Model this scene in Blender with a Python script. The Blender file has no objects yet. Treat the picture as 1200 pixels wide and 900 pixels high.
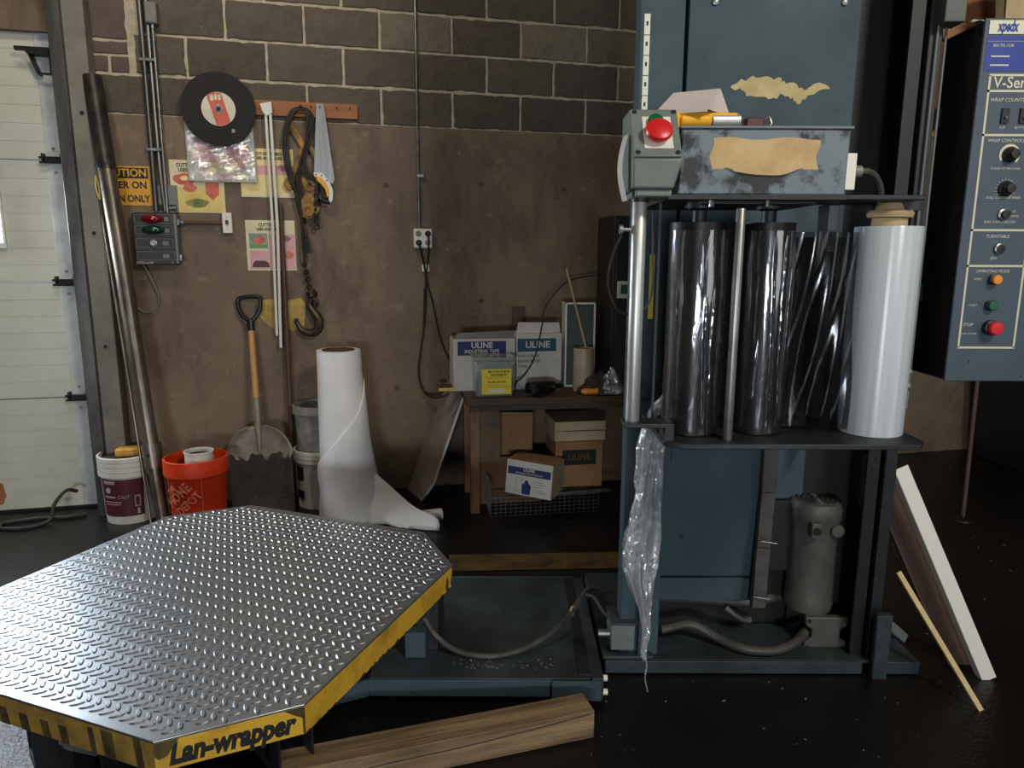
import bpy, bmesh, math, random
from mathutils import Matrix, Vector, Euler, noise
R = math.radians
rnd = random.Random(7)
scn = bpy.context.scene
COL = scn.collection

# ------------------------------------------------------------------ camera
PITCH, ROLL = .1814, .004
cam_d = bpy.data.cameras.new('camera'); cam = bpy.data.objects.new('camera', cam_d); COL.objects.link(cam)
cam_d.sensor_width = 36; cam_d.lens = 36 * 830 / 1200; cam_d.clip_start = .05
_f = Vector((0, math.cos(PITCH), -math.sin(PITCH))); _u = Vector((0, math.sin(PITCH), math.cos(PITCH))); _r = Vector((1, 0, 0))
_r2 = _r * math.cos(ROLL) + _u * math.sin(ROLL); _u2 = -_r * math.sin(ROLL) + _u * math.cos(ROLL)
_m = Matrix((( _r2.x, _u2.x, -_f.x, 0), (_r2.y, _u2.y, -_f.y, 0), (_r2.z, _u2.z, -_f.z, 1.45), (0, 0, 0, 1)))
cam.matrix_world = _m
scn.camera = cam

# ------------------------------------------------------------------ view, world, lights
scn.view_settings.view_transform = 'Standard'; scn.view_settings.look = 'None'
scn.view_settings.exposure = 0.0; scn.view_settings.gamma = 1.0; scn.view_settings.use_curve_mapping = False
scn.cycles.use_denoising = True
scn.cycles.max_bounces = 7; scn.cycles.transparent_max_bounces = 12
scn.cycles.sample_clamp_indirect = 4
world = bpy.data.worlds.new('world'); scn.world = world; world.use_nodes = True
world.node_tree.nodes['Background'].inputs[0].default_value = (.75, .85, 1, 1)
world.node_tree.nodes['Background'].inputs[1].default_value = .35

# the back wall's frame: local x along the wall, local -y out of the wall
WA = .2302
MW = Matrix.Translation((-1.1459, 4.1583, 0)) @ Matrix.Rotation(WA, 4, 'Z')

def area(name, loc, target, sx, sy, power, color):
    d = bpy.data.lights.new(name, 'AREA'); d.shape = 'RECTANGLE'; d.size = sx; d.size_y = sy
    d.energy = power; d.color = color
    o = bpy.data.objects.new(name, d); COL.objects.link(o)
    o.location = loc; o.rotation_euler = (Vector(target) - Vector(loc)).to_track_quat('-Z', 'Y').to_euler()
    return o
# warm lamps under the ceiling: one in front of the back wall, one to the right behind the camera
area('ceiling_lamp_light', (-1.5, 2.4, 3.85), (-1.3, 3.9, 1.6), 1.0, .25, 21, (1, .89, .72))
area('high_bay_lamp_light', (2.1, -.9, 3.75), (-.5, 3.6, 1.3), .7, .5, 92, (1, .94, .84))
# daylight from the open dock door far to the right behind the camera
area('daylight_dock_opening', (4.3, -3.5, 2.0), (-.2, 3.6, 1.2), 2.6, 2.2, 36, (.95, .97, 1.0))
# daylight under a half-raised dock door straight behind the camera
area('daylight_low_opening', (-.35, -4.7, 1.0), (-.4, 3.6, .6), 1.2, .45, 128, (.86, .93, 1.0))
# daylight through the row of windows in the overhead door on the left
area('daylight_door_windows', MW @ Vector((-2.35, -.10, 1.62)), MW @ Vector((-1.6, -3.6, 1.3)), 1.45, .30, 88, (.80, .90, 1.0))

# ------------------------------------------------------------------ materials
def srgb(r, g, b):
    f = lambda c: (c / 255 / 12.92) if c / 255 <= .04045 else ((c / 255 + .055) / 1.055) ** 2.4
    return (f(r), f(g), f(b), 1)
MATS = {}
def pm(name, c1, c2=None, scale=6., rough=.6, metal=0., bump=0., bscale=None, detail=6., lo=.35, hi=.65,
       stretch=None, coat=0., emit=None, estr=0., spec=.5, r2=None, trans=None):
    m = bpy.data.materials.new(name); m.use_nodes = True; nt = m.node_tree; N = nt.nodes; L = nt.links
    b = N['Principled BSDF']
    b.inputs['Base Color'].default_value = c1; b.inputs['Roughness'].default_value = rough
    b.inputs['Metallic'].default_value = metal; b.inputs['Coat Weight'].default_value = coat
    b.inputs['Specular IOR Level'].default_value = spec
    if emit: b.inputs['Emission Color'].default_value = emit; b.inputs['Emission Strength'].default_value = estr
    tc = N.new('ShaderNodeTexCoord'); vec = tc.outputs['Object']
    if stretch:
        mp = N.new('ShaderNodeMapping'); mp.inputs['Scale'].default_value = stretch; L.new(vec, mp.inputs[0]); vec = mp.outputs[0]
    if c2 is not None:
        n = N.new('ShaderNodeTexNoise'); n.inputs['Scale'].default_value = scale; n.inputs['Detail'].default_value = detail
        n.inputs['Roughness'].default_value = .65; L.new(vec, n.inputs[0])
        mr = N.new('ShaderNodeMapRange'); mr.inputs[1].default_value = lo; mr.inputs[2].default_value = hi; L.new(n.outputs[0], mr.inputs[0])
        mx = N.new('ShaderNodeMix'); mx.data_type = 'RGBA'; L.new(mr.outputs[0], mx.inputs[0])
        mx.inputs[6].default_value = c1; mx.inputs[7].default_value = c2
        L.new(mx.outputs[2], b.inputs['Base Color'])
        if r2 is not None:
            m2 = N.new('ShaderNodeMapRange'); m2.inputs[3].default_value = rough; m2.inputs[4].default_value = r2
            L.new(mr.outputs[0], m2.inputs[0]); L.new(m2.outputs[0], b.inputs['Roughness'])
    if bump:
        n2 = N.new('ShaderNodeTexNoise'); n2.inputs['Scale'].default_value = bscale or scale * 4; n2.inputs['Detail'].default_value = 5
        L.new(vec, n2.inputs[0]); bp = N.new('ShaderNodeBump'); bp.inputs['Strength'].default_value = bump; bp.inputs['Distance'].default_value = .01
        L.new(n2.outputs[0], bp.inputs['Height']); L.new(bp.outputs[0], b.inputs['Normal'])
    MATS[name] = m
    return m

def film_mat(name, tint, alpha, rough=.12, bump=.6, bscale=40, stretch=(1, 1, .15), white=.1):
    """thin clear plastic: mostly see-through with a glossy, creased surface"""
    m = bpy.data.materials.new(name); m.use_nodes = True; nt = m.node_tree; N = nt.nodes; L = nt.links
    for n in list(N): N.remove(n)
    out = N.new('ShaderNodeOutputMaterial'); tr = N.new('ShaderNodeBsdfTransparent'); gl = N.new('ShaderNodeBsdfGlossy'); df = N.new('ShaderNodeBsdfDiffuse')
    tr.inputs[0].default_value = tint; gl.inputs[1].default_value = rough; gl.inputs[0].default_value = (1, 1, 1, 1); df.inputs[0].default_value = (.8, .83, .85, 1)
    tc = N.new('ShaderNodeTexCoord'); mp = N.new('ShaderNodeMapping'); mp.inputs['Scale'].default_value = stretch
    nz = N.new('ShaderNodeTexNoise'); nz.inputs['Scale'].default_value = bscale; nz.inputs['Detail'].default_value = 4; nz.inputs['Distortion'].default_value = 1.2
    bp = N.new('ShaderNodeBump'); bp.inputs['Strength'].default_value = bump; bp.inputs['Distance'].default_value = .01
    L.new(tc.outputs['Object'], mp.inputs[0]); L.new(mp.outputs[0], nz.inputs[0]); L.new(nz.outputs[0], bp.inputs['Height'])
    L.new(bp.outputs[0], gl.inputs['Normal']); L.new(bp.outputs[0], df.inputs['Normal'])
    m1 = N.new('ShaderNodeMixShader'); m1.inputs[0].default_value = white; L.new(gl.outputs[0], m1.inputs[1]); L.new(df.outputs[0], m1.inputs[2])
    m2 = N.new('ShaderNodeMixShader'); m2.inputs[0].default_value = alpha; L.new(tr.outputs[0], m2.inputs[1]); L.new(m1.outputs[0], m2.inputs[2])
    L.new(m2.outputs[0], out.inputs[0])
    MATS[name] = m
    return m

def stained(name, c1, c2, c3, cs):
    m = pm(name, c1, c2, scale=1.3, rough=.78, bump=.3, bscale=16, detail=10, r2=.6); nt = m.node_tree; N = nt.nodes; L = nt.links; b = N['Principled BSDF']
    base = b.inputs['Base Color'].links[0].from_socket; tc = [n for n in N if n.type == 'TEX_COORD'][0]
    def layer(base, scale, lo, hi, col, fac, stretch, off):
        mp = N.new('ShaderNodeMapping'); mp.inputs['Scale'].default_value = stretch; mp.inputs['Location'].default_value = off; L.new(tc.outputs['Object'], mp.inputs[0])
        n = N.new('ShaderNodeTexNoise'); n.inputs['Scale'].default_value = scale; n.inputs['Detail'].default_value = 9; n.inputs['Roughness'].default_value = .7; L.new(mp.outputs[0], n.inputs[0])
        mr = N.new('ShaderNodeMapRange'); mr.inputs[1].default_value = lo; mr.inputs[2].default_value = hi; mr.inputs[4].default_value = fac; L.new(n.outputs[0], mr.inputs[0])
        mx = N.new('ShaderNodeMix'); mx.data_type = 'RGBA'; L.new(mr.outputs[0], mx.inputs[0]); L.new(base, mx.inputs[6]); mx.inputs[7].default_value = col; return mx.outputs[2]
    x = layer(base, 2.2, .48, .68, c3, .85, (1, 1, .45), (3, 0, 0))
    x = layer(x, 7, .58, .70, cs, .5, (1, 1, 1.6), (0, 0, 5)); x = layer(x, 30, .63, .70, cs, .75, (1, 1, .7), (7, 0, 1)); x = layer(x, 18, .60, .72, c3, .6, (1, 1, .5), (2, 3, 1))
    L.new(x, b.inputs['Base Color'])
pm('mortar', srgb(190, 178, 154), srgb(158, 146, 124), scale=18, rough=.95, bump=.6, bscale=60)
def blockmat(name, c1, c2, **k):
    m = pm(name, c1, c2, scale=7, rough=.9, bump=.8, bscale=90, detail=9); nt = m.node_tree; N = nt.nodes; L = nt.links; b = N['Principled BSDF']
    base = b.inputs['Base Color'].links[0].from_socket; tc = [n for n in N if n.type == 'TEX_COORD'][0]; oi = N.new('ShaderNodeObjectInfo')
    va = N.new('ShaderNodeVectorMath'); va.operation = 'ADD'; L.new(tc.outputs['Object'], va.inputs[0]); cx = N.new('ShaderNodeCombineXYZ'); ml = N.new('ShaderNodeMath'); ml.operation = 'MULTIPLY'; ml.inputs[1].default_value = 37
    L.new(oi.outputs['Random'], ml.inputs[0]); L.new(ml.outputs[0], cx.inputs[0]); L.new(cx.outputs[0], va.inputs[1])
    n = N.new('ShaderNodeTexNoise'); n.inputs['Scale'].default_value = 16; n.inputs['Detail'].default_value = 10; n.inputs['Roughness'].default_value = .75; L.new(va.outputs[0], n.inputs[0])
    mr = N.new('ShaderNodeMapRange'); mr.inputs[1].default_value = .60; mr.inputs[2].default_value = .70; mr.inputs[4].default_value = .5; L.new(n.outputs[0], mr.inputs[0])
    mx = N.new('ShaderNodeMix'); mx.data_type = 'RGBA'; L.new(mr.outputs[0], mx.inputs[0]); L.new(base, mx.inputs[6]); mx.inputs[7].default_value = srgb(132, 122, 104)
    hv = N.new('ShaderNodeHueSaturation'); m2 = N.new('ShaderNodeMapRange'); m2.inputs[3].default_value = .82; m2.inputs[4].default_value = 1.12; L.new(oi.outputs['Random'], m2.inputs[0]); L.new(m2.outputs[0], hv.inputs['Value']); L.new(mx.outputs[2], hv.inputs['Color'])
    L.new(hv.outputs[0], b.inputs['Base Color'])
blockmat('block_dark', srgb(98, 88, 76), srgb(80, 71, 62), scale=9, rough=.9, bump=.8, bscale=80, detail=9)
blockmat('block_mid', srgb(110, 100, 85), srgb(92, 83, 71), scale=9, rough=.9, bump=.8, bscale=80, detail=9)
blockmat('block_light', srgb(126, 116, 98), srgb(104, 95, 80), scale=9, rough=.9, bump=.8, bscale=80, detail=9)
stained('concrete_wall', srgb(132, 114, 93), srgb(102, 83, 66), srgb(70, 53, 42), srgb(160, 147, 126))
pm('pier_paint', srgb(98, 84, 72), srgb(80, 66, 58), scale=3, rough=.8, bump=.3, bscale=40)
pm('floor_concrete', srgb(24, 21, 19), srgb(13, 11, 10), scale=1.3, rough=.33, bump=.3, bscale=70, detail=10, r2=.42, spec=.3)
pm('line_paint', srgb(112, 82, 38), srgb(56, 42, 26), scale=9, rough=.6, bump=.1)
pm('door_white', srgb(205, 205, 190), srgb(190, 188, 172), scale=2, rough=.45, bump=.03)
pm('door_stile', srgb(205, 208, 205), srgb(176, 180, 178), scale=9, rough=.4, metal=.15)
pm('galvanised', srgb(150, 152, 150), srgb(112, 114, 112), scale=18, rough=.38, metal=.8)
pm('track_steel', srgb(120, 118, 112), srgb(70, 68, 66), scale=8, rough=.35, metal=.75, stretch=(1, 1, .2))
pm('jamb_steel', srgb(140, 134, 124), srgb(112, 106, 98), scale=4, rough=.6, metal=.2)
pm('black_iron', srgb(30, 29, 28), srgb(44, 40, 36), scale=14, rough=.5, metal=.5)
pm('black_plastic', srgb(24, 24, 25), None, rough=.42)
pm('black_cable', srgb(30, 27, 25), srgb(46, 40, 35), scale=20, rough=.6)
pm('pipe_steel', srgb(140, 130, 116), srgb(80, 72, 63), scale=9, rough=.4, metal=.8, stretch=(1, 1, .3))
pm('pipe_black', srgb(44, 40, 38), srgb(70, 64, 58), scale=16, rough=.35, metal=.4)
pm('bucket_white', srgb(212, 208, 198), srgb(190, 184, 172), scale=6, rough=.45)
pm('maroon_label', srgb(86, 30, 40), srgb(70, 24, 32), scale=5, rough=.5)
pm('print_white', srgb(205, 200, 190), None, rough=.6)
pm('print_grey', srgb(150, 146, 140), None, rough=.6)
pm('print_black', srgb(24, 22, 20), None, rough=.6)
pm('bucket_orange', srgb(214, 62, 22), srgb(196, 52, 18), scale=5, rough=.42)
pm('logo_faded', srgb(236, 150, 118), srgb(214, 84, 48), scale=30, rough=.5)
pm('sponge', srgb(228, 178, 84), srgb(206, 150, 62), scale=60, rough=.9, bump=.5)
pm('can_green', srgb(46, 84, 66), None, rough=.45)
pm('wood_handle', srgb(206, 158, 92), srgb(176, 124, 66), scale=9, rough=.45, stretch=(3, 3, .3))
pm('shovel_steel', srgb(150, 142, 126), srgb(112, 104, 90), scale=9, rough=.5, metal=.25)
pm('brown_stick', srgb(92, 66, 52), srgb(70, 48, 38), scale=14, rough=.6, stretch=(3, 3, .3))
pm('white_enamel', srgb(226, 224, 216), None, rough=.35)
pm('foam_white', srgb(232, 230, 228), srgb(222, 219, 216), scale=3, rough=.55, bump=.08, bscale=9)
pm('cardboard_core', srgb(96, 72, 54), None, rough=.8)
pm('strip_wood', srgb(168, 110, 66), srgb(140, 86, 48), scale=4, rough=.65, stretch=(.5, 3, 3), bump=.1)
pm('rust_yellow', srgb(176, 136, 72), srgb(92, 62, 36), scale=16, rough=.7, metal=.2)
pm('dark_chain', srgb(58, 50, 44), srgb(90, 74, 58), scale=30, rough=.45, metal=.7)
pm('saw_steel', srgb(150, 152, 152), srgb(126, 128, 128), scale=5, rough=.36, metal=.7, stretch=(3, 3, .4))
pm('yellow_plastic', srgb(232, 168, 30), None, rough=.35)
pm('disc_black', srgb(40, 38, 36), srgb(32, 30, 29), scale=120, rough=.85, bump=.3, bscale=300)
pm('disc_label', srgb(222, 214, 196), srgb(206, 196, 176), scale=6, rough=.6)
pm('disc_red', srgb(212, 108, 88), srgb(196, 88, 70), scale=12, rough=.6)
pm('packet_cream', srgb(228, 218, 182), srgb(210, 196, 156), scale=5, rough=.5)
pm('packet_yellow', srgb(236, 222, 160), srgb(222, 200, 130), scale=5, rough=.5)
pm('packet_pink', srgb(222, 172, 170), srgb(206, 150, 152), scale=10, rough=.5)
pm('packet_red', srgb(196, 78, 62), srgb(214, 120, 90), scale=18, rough=.5)
pm('packet_green', srgb(84, 136, 76), srgb(110, 156, 96), scale=14, rough=.5)
pm('packet_gold', srgb(214, 182, 92), srgb(226, 206, 130), scale=10, rough=.5)
pm('packet_teal', srgb(96, 130, 124), srgb(150, 170, 160), scale=16, rough=.5)
pm('tape_yellow', srgb(190, 160, 74), srgb(150, 122, 56), scale=14, rough=.6)
pm('station_black', srgb(44, 42, 40), srgb(36, 34, 33), scale=8, rough=.5)
pm('panel_grey', srgb(126, 124, 120), srgb(108, 106, 102), scale=8, rough=.5)
pm('lens_red', srgb(116, 14, 32), None, rough=.12, coat=.6)
pm('lens_green', srgb(18, 56, 36), None, rough=.12, coat=.6)
pm('caution_yellow', srgb(222, 164, 48), srgb(206, 146, 38), scale=6, rough=.5)
pm('ivory_plate', srgb(224, 220, 204), None, rough=.4)
pm('bench_wood', srgb(88, 63, 41), srgb(60, 42, 28), scale=5, rough=.55, stretch=(.4, 3, 3), bump=.1)
pm('bench_leg_wood', srgb(150, 112, 76), srgb(112, 80, 52), scale=6, rough=.6, stretch=(3, 3, .4))
pm('bench_panel', srgb(120, 96, 74), srgb(96, 76, 58), scale=4, rough=.7)
pm('board_grey', srgb(150, 136, 124), srgb(122, 110, 100), scale=4, rough=.7)
pm('cardboard', srgb(166, 128, 88), srgb(146, 110, 74), scale=5, rough=.85)
pm('carton_tan', srgb(206, 186, 150), srgb(190, 168, 132), scale=5, rough=.8)
pm('cardboard_dark', srgb(128, 96, 66), srgb(110, 80, 54), scale=5, rough=.85)
pm('carton_white', srgb(206, 202, 194), srgb(188, 182, 172), scale=4, rough=.7)
pm('carton_blue', srgb(34, 44, 96), None, rough=.6)
pm('carton_teal', srgb(24, 74, 92), None, rough=.6)
pm('label_yellow', srgb(236, 214, 44), None, rough=.5)
pm('clear_tub', srgb(150, 146, 140), None, rough=.2, coat=.4)
pm('clear_side', srgb(120, 116, 110), srgb(150, 146, 140), scale=20, rough=.25)
pm('tan_can', srgb(176, 160, 132), srgb(150, 134, 108), scale=8, rough=.4)
pm('glass_pale', srgb(84, 94, 90), None, rough=.1)
pm('rag_dark', srgb(44, 40, 40), srgb(66, 58, 56), scale=12, rough=.9)
pm('black_cabinet', srgb(22, 21, 21), srgb(28, 26, 25), scale=6, rough=.5)
pm('machine_blue', srgb(63, 80, 87), srgb(52, 69, 77), scale=3.2, rough=.58, bump=.04, bscale=30, r2=.66, spec=.3)
pm('machine_blue_worn', srgb(108, 120, 126), srgb(34, 34, 36), scale=13, rough=.45, lo=.48, hi=.58, detail=11)
pm('machine_grey', srgb(116, 122, 122), srgb(96, 102, 102), scale=5, rough=.5)
pm('machine_dark', srgb(22, 24, 26), srgb(30, 32, 35), scale=6, rough=.5)
pm('machine_black', srgb(16, 16, 17), None, rough=.55)
pm('grimy_blue', srgb(54, 64, 69), srgb(34, 39, 42), scale=4, rough=.5, bump=.1, bscale=20)
pm('motor_grey', srgb(82, 82, 76), srgb(68, 68, 63), scale=8, rough=.5)
pm('estop_grey', srgb(118, 126, 118), srgb(102, 110, 102), scale=7, rough=.5)
pm('red_button', srgb(206, 36, 34), None, rough=.35)
pm('green_button', srgb(22, 92, 56), None, rough=.35)
pm('orange_button', srgb(232, 140, 40), None, rough=.35)
pm('tan_tape', srgb(206, 178, 122), srgb(166, 126, 78), scale=10, rough=.5, bump=.15, lo=.3, hi=.75)
pm('torn_tape', srgb(196, 178, 124), srgb(170, 150, 98), scale=12, rough=.6)
pm('chrome_rod', srgb(222, 222, 216), srgb(190, 190, 184), scale=14, rough=.42, metal=.8, stretch=(1, 1, .1))
pm('steel_rod', srgb(176, 176, 170), srgb(146, 144, 138), scale=10, rough=.4, metal=.8)
pm('roller_black', srgb(15, 15, 16), srgb(10, 10, 11), scale=9, rough=.42, bump=.05, bscale=40, spec=.3)
_m = pm('stretch_film', srgb(206, 212, 214), srgb(176, 184, 189), scale=40, rough=.30, stretch=(1, 1, .015), spec=.9, detail=3)
_t = _m.node_tree.nodes.new('ShaderNodeTangent'); _t.direction_type = 'RADIAL'; _t.axis = 'Z'; _b = _m.node_tree.nodes['Principled BSDF']
_m.node_tree.links.new(_t.outputs[0], _b.inputs['Tangent']); _b.inputs['Anisotropic'].default_value = .92; _b.inputs['Anisotropic Rotation'].default_value = .25
pm('core_tan', srgb(170, 148, 108), None, rough=.7)
pm('panel_blue', srgb(72, 86, 96), srgb(62, 77, 88), scale=4, rough=.45)
pm('rule_cream', srgb(206, 202, 176), None, rough=.55)
pm('sticker_cream', srgb(214, 212, 188), None, rough=.5)
pm('sticker_blue', srgb(42, 62, 150), srgb(36, 54, 134), scale=6, rough=.5)
pm('tread_plate', srgb(188, 194, 202), srgb(166, 172, 180), scale=7, rough=.31, metal=.95, r2=.38)
pm('safety_yellow', srgb(204, 160, 46), srgb(128, 96, 34), scale=9, rough=.5, lo=.5, hi=.8, detail=9)
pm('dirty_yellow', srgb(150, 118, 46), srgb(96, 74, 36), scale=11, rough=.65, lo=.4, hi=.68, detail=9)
pm('stripe_black', srgb(40, 33, 22), srgb(84, 66, 28), scale=18, rough=.6)
pm('beam_wood', srgb(150, 124, 88), srgb(92, 72, 50), scale=6, rough=.8, stretch=(.3, 5, 5), bump=.35, bscale=14)
pm('white_metal', srgb(230, 224, 214), None, rough=.4)
pm('pine', srgb(214, 190, 140), srgb(196, 168, 116), scale=6, rough=.6, stretch=(.3, 3, 3))
pm('plywood', srgb(150, 96, 56), srgb(120, 74, 42), scale=3, rough=.7, stretch=(.4, 2, 2))
pm('paper_white', srgb(226, 222, 214), None, rough=.7)
pm('box_pinkwhite', srgb(206, 196, 188), srgb(194, 184, 176), scale=4, rough=.6)
pm('hose_grey', srgb(76, 72, 67), srgb(56, 53, 50), scale=20, rough=.5)
pm('window_daylight', (1, 1, 1, 1), None, rough=.3, emit=(.86, .94, 1, 1), estr=14)
pm('lamp_diffuser', (1, 1, 1, 1), None, rough=.5, emit=(1, .9, .72, 1), estr=4)
pm('scrap', srgb(150, 144, 132), srgb(84, 78, 68), scale=30, rough=.7)
pm('room_paint', srgb(96, 86, 76), srgb(80, 72, 64), scale=2, rough=.85)
film_mat('clear_film', (.93, .95, .97, 1), .55, rough=.13, bump=.9, bscale=34, stretch=(1, 1, .45), white=.3)
film_mat('film_web', (.40, .40, .42, 1), .028, rough=.14, bump=.16, bscale=9, stretch=(1, 1, .4), white=.1)
film_mat('film_wrap', (.96, .96, .97, 1), .15, rough=.10, bump=.12, bscale=34, stretch=(1, 1, .3), white=.03)
film_mat('shrink_bag', (.95, .95, .95, 1), .32, rough=.14, bump=.8, bscale=26, stretch=(1, 1, 1), white=.25)
film_mat('tub_plastic', (.86, .86, .85, 1), .45, rough=.2, bump=.2, bscale=14, stretch=(1, 1, 1), white=.5)

# ------------------------------------------------------------------ mesh helpers
class MB:
    def __init__(s): s.v = []; s.f = []
    def add(s, vs, fs, M=None):
        b = len(s.v)
        s.v += [tuple(M @ Vector(p)) if M else tuple(p) for p in vs]
        s.f += [tuple(b + i for i in f) for f in fs]
        return s
    def box(s, x0, x1, y0, y1, z0, z1, M=None):
        vs = [(x0, y0, z0), (x1, y0, z0), (x1, y1, z0), (x0, y1, z0), (x0, y0, z1), (x1, y0, z1), (x1, y1, z1), (x0, y1, z1)]
        return s.add(vs, [(0, 3, 2, 1), (4, 5, 6, 7), (0, 1, 5, 4), (1, 2, 6, 5), (2, 3, 7, 6), (3, 0, 4, 7)], M)
    def cyl(s, p0, p1, r0, r1=None, n=20, M=None):
        return s.tube([p0, p1], [r0, r0 if r1 is None else r1], n, M)
    def tube(s, pts, r, n=8, M=None, closed=False):
        pts = [Vector(p) for p in pts]; k = len(pts)
        rs = r if isinstance(r, (list, tuple)) else [r] * k
        T = []
        for i in range(k):
            a = pts[i - 1] if (i > 0 or closed) else pts[i]; b = pts[(i + 1) % k] if (i < k - 1 or closed) else pts[i]
            T.append((b - a).normalized())
        up = Vector((0, 0, 1)) if abs(T[0].z) < .9 else Vector((1, 0, 0))
        nrm = T[0].cross(up).normalized(); vs = []; fs = []
        for i in range(k):
            nrm = (nrm - T[i] * nrm.dot(T[i])).normalized(); bn = T[i].cross(nrm)
            for j in range(n):
                a = 2 * math.pi * j / n
                vs.append(pts[i] + (nrm * math.cos(a) + bn * math.sin(a)) * rs[i])
        for i in range(k if closed else k - 1):
            for j in range(n):
                a, b = i * n + j, i * n + (j + 1) % n; c, d = ((i + 1) % k) * n + (j + 1) % n, ((i + 1) % k) * n + j
                fs.append((a, b, c, d))
        if not closed: fs += [tuple(range(n - 1, -1, -1)), tuple((k - 1) * n + j for j in range(n))]
        return s.add(vs, fs, M)
    def lathe(s, prof, n=28, c=(0, 0, 0), M=None, capb=True, capt=True):
        vs = []; fs = []
        for (r, z) in prof:
            for j in range(n):
                a = 2 * math.pi * j / n; vs.append((c[0] + r * math.cos(a), c[1] + r * math.sin(a), c[2] + z))
        for i in range(len(prof) - 1):
            for j in range(n): fs.append((i * n + j, i * n + (j + 1) % n, (i + 1) * n + (j + 1) % n, (i + 1) * n + j))
        if capb: fs.append(tuple(range(n - 1, -1, -1)))
        if capt: fs.append(tuple((len(prof) - 1) * n + j for j in range(n)))
        return s.add(vs, fs, M)
    def prism(s, poly, y0, y1, M=None):
        n = len(poly); vs = [(x, y0, z) for x, z in poly] + [(x, y1, z) for x, z in poly]
        fs = [tuple(range(n)), tuple(range(2 * n - 1, n - 1, -1))] + [(i, i + n, (i + 1) % n + n, (i + 1) % n) for i in range(n)]
        return s.add(vs, fs, M)
    def hprism(s, poly, z0, z1, M=None):
        n = len(poly); vs = [(x, y, z0) for x, y in poly] + [(x, y, z1) for x, y in poly]
        fs = [tuple(range(n - 1, -1, -1)), tuple(range(n, 2 * n))] + [(i, (i + 1) % n, (i + 1) % n + n, i + n) for i in range(n)]
        return s.add(vs, fs, M)
    def grid(s, fn, nu, nv, M=None, wrap=False):
        vs = [fn(i / nu, j / nv) for j in range(nv + 1) for i in range(nu + (0 if wrap else 1))]
        w = nu if wrap else nu + 1; fs = []
        for j in range(nv):
            for i in range(nu): fs.append((j * w + i, j * w + (i + 1) % w, (j + 1) * w + (i + 1) % w, (j + 1) * w + i))
        return s.add(vs, fs, M)
    def build(s, name, mat, parent=None, loc=None, rot=None, bevel=0., smooth=True, solid=0.):
        me = bpy.data.meshes.new(name); me.from_pydata(s.v, [], s.f)
        bm = bmesh.new(); bm.from_mesh(me); bmesh.ops.recalc_face_normals(bm, faces=bm.faces); bm.to_mesh(me); bm.free()
        if smooth:
            me.polygons.foreach_set('use_smooth', [True] * len(me.polygons)); me.set_sharp_from_angle(angle=.6)
        me.materials.append(MATS[mat] if isinstance(mat, str) else mat)
        o = bpy.data.objects.new(name, me); COL.objects.link(o)
        if parent: o.parent = parent
        if loc is not None: o.location = loc
        if rot is not None: o.rotation_euler = rot
        if solid:
            m = o.modifiers.new('solid', 'SOLIDIFY'); m.thickness = solid; m.offset = 0
        if bevel:
            m = o.modifiers.new('bevel', 'BEVEL'); m.width = bevel; m.segments = 2; m.limit_method = 'ANGLE'; m.angle_limit = .7
        return o

def tag(o, label=None, cat=None, group=None, kind=None):
    if label: o['label'] = label
    if cat: o['category'] = cat
    if group: o['group'] = group
    if kind: o['kind'] = kind
    return o
def thing(name, label, cat, loc=(0, 0, 0), rotz=0., group=None, rot=None):
    o = bpy.data.objects.new(name, None); COL.objects.link(o); o.empty_display_size = .1
    o.location = loc; o.rotation_euler = rot if rot else (0, 0, rotz)
    return tag(o, label, cat, group)
def wthing(name, label, cat, s, z, off=0., group=None):
    """a thing fixed to the back wall: local x along the wall, -y out of it"""
    return thing(name, label, cat, MW @ Vector((s, -off, z)), WA, group)
def struct(o): o['kind'] = 'structure'; return o
def BX(name, mat, parent, x0, x1, y0, y1, z0, z1, bevel=0., M=None):
    return MB().box(x0, x1, y0, y1, z0, z1, M).build(name, mat, parent, bevel=bevel, smooth=bevel > 0)
def lettering(txt, size, mat, parent, x, y, z, M=None, bold=0., shear=0., sx=1., align='CENTER', name='lettering', ext=.0006, track=1., fit=None):
    """flat printed characters facing -y, centred on (x, z), in the parent's frame (M turns them first)"""
    cu = bpy.data.curves.new('t', 'FONT'); cu.body = txt; cu.size = size; cu.align_x = align; cu.align_y = 'CENTER'
    cu.offset = bold; cu.shear = shear; cu.extrude = ext; cu.space_character = track; cu.resolution_u = 3
    ob = bpy.data.objects.new('t', cu); me = bpy.data.meshes.new_from_object(ob)
    bpy.data.objects.remove(ob); bpy.data.curves.remove(cu)
    if fit:
        xs = [v.co.x for v in me.vertices]; sx = fit / (max(xs) - min(xs))
    for v in me.vertices:
        p = Vector((v.co.x * sx, -v.co.z, v.co.y)); p = M @ p if M else p
        v.co = p + Vector((x, y, z))
    me.materials.clear(); me.materials.append(MATS[mat])
    o = bpy.data.objects.new(name, me); COL.objects.link(o); o.parent = parent
    return o
def bez(pts, n=8):
    """Catmull-Rom through the points"""
    P = [Vector(p) for p in pts]; P = [P[0] * 2 - P[1]] + P + [P[-1] * 2 - P[-2]]; out = []
    for i in range(1, len(P) - 2):
        for k in range(n):
            t = k / n; a, b, c, d = P[i - 1], P[i], P[i + 1], P[i + 2]
            out.append(.5 * ((2 * b) + (c - a) * t + (2 * a - 5 * b + 4 * c - d) * t * t + (3 * b - a - 3 * c + d) * t ** 3))
    out.append(P[-2]); return out
def share(o, name, parent, loc=None, rot=None):
    c = o.copy(); c.name = name; COL.objects.link(c); c.parent = parent
    if loc is not None: c.location = loc
    if rot is not None: c.rotation_euler = rot
    return c

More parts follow.
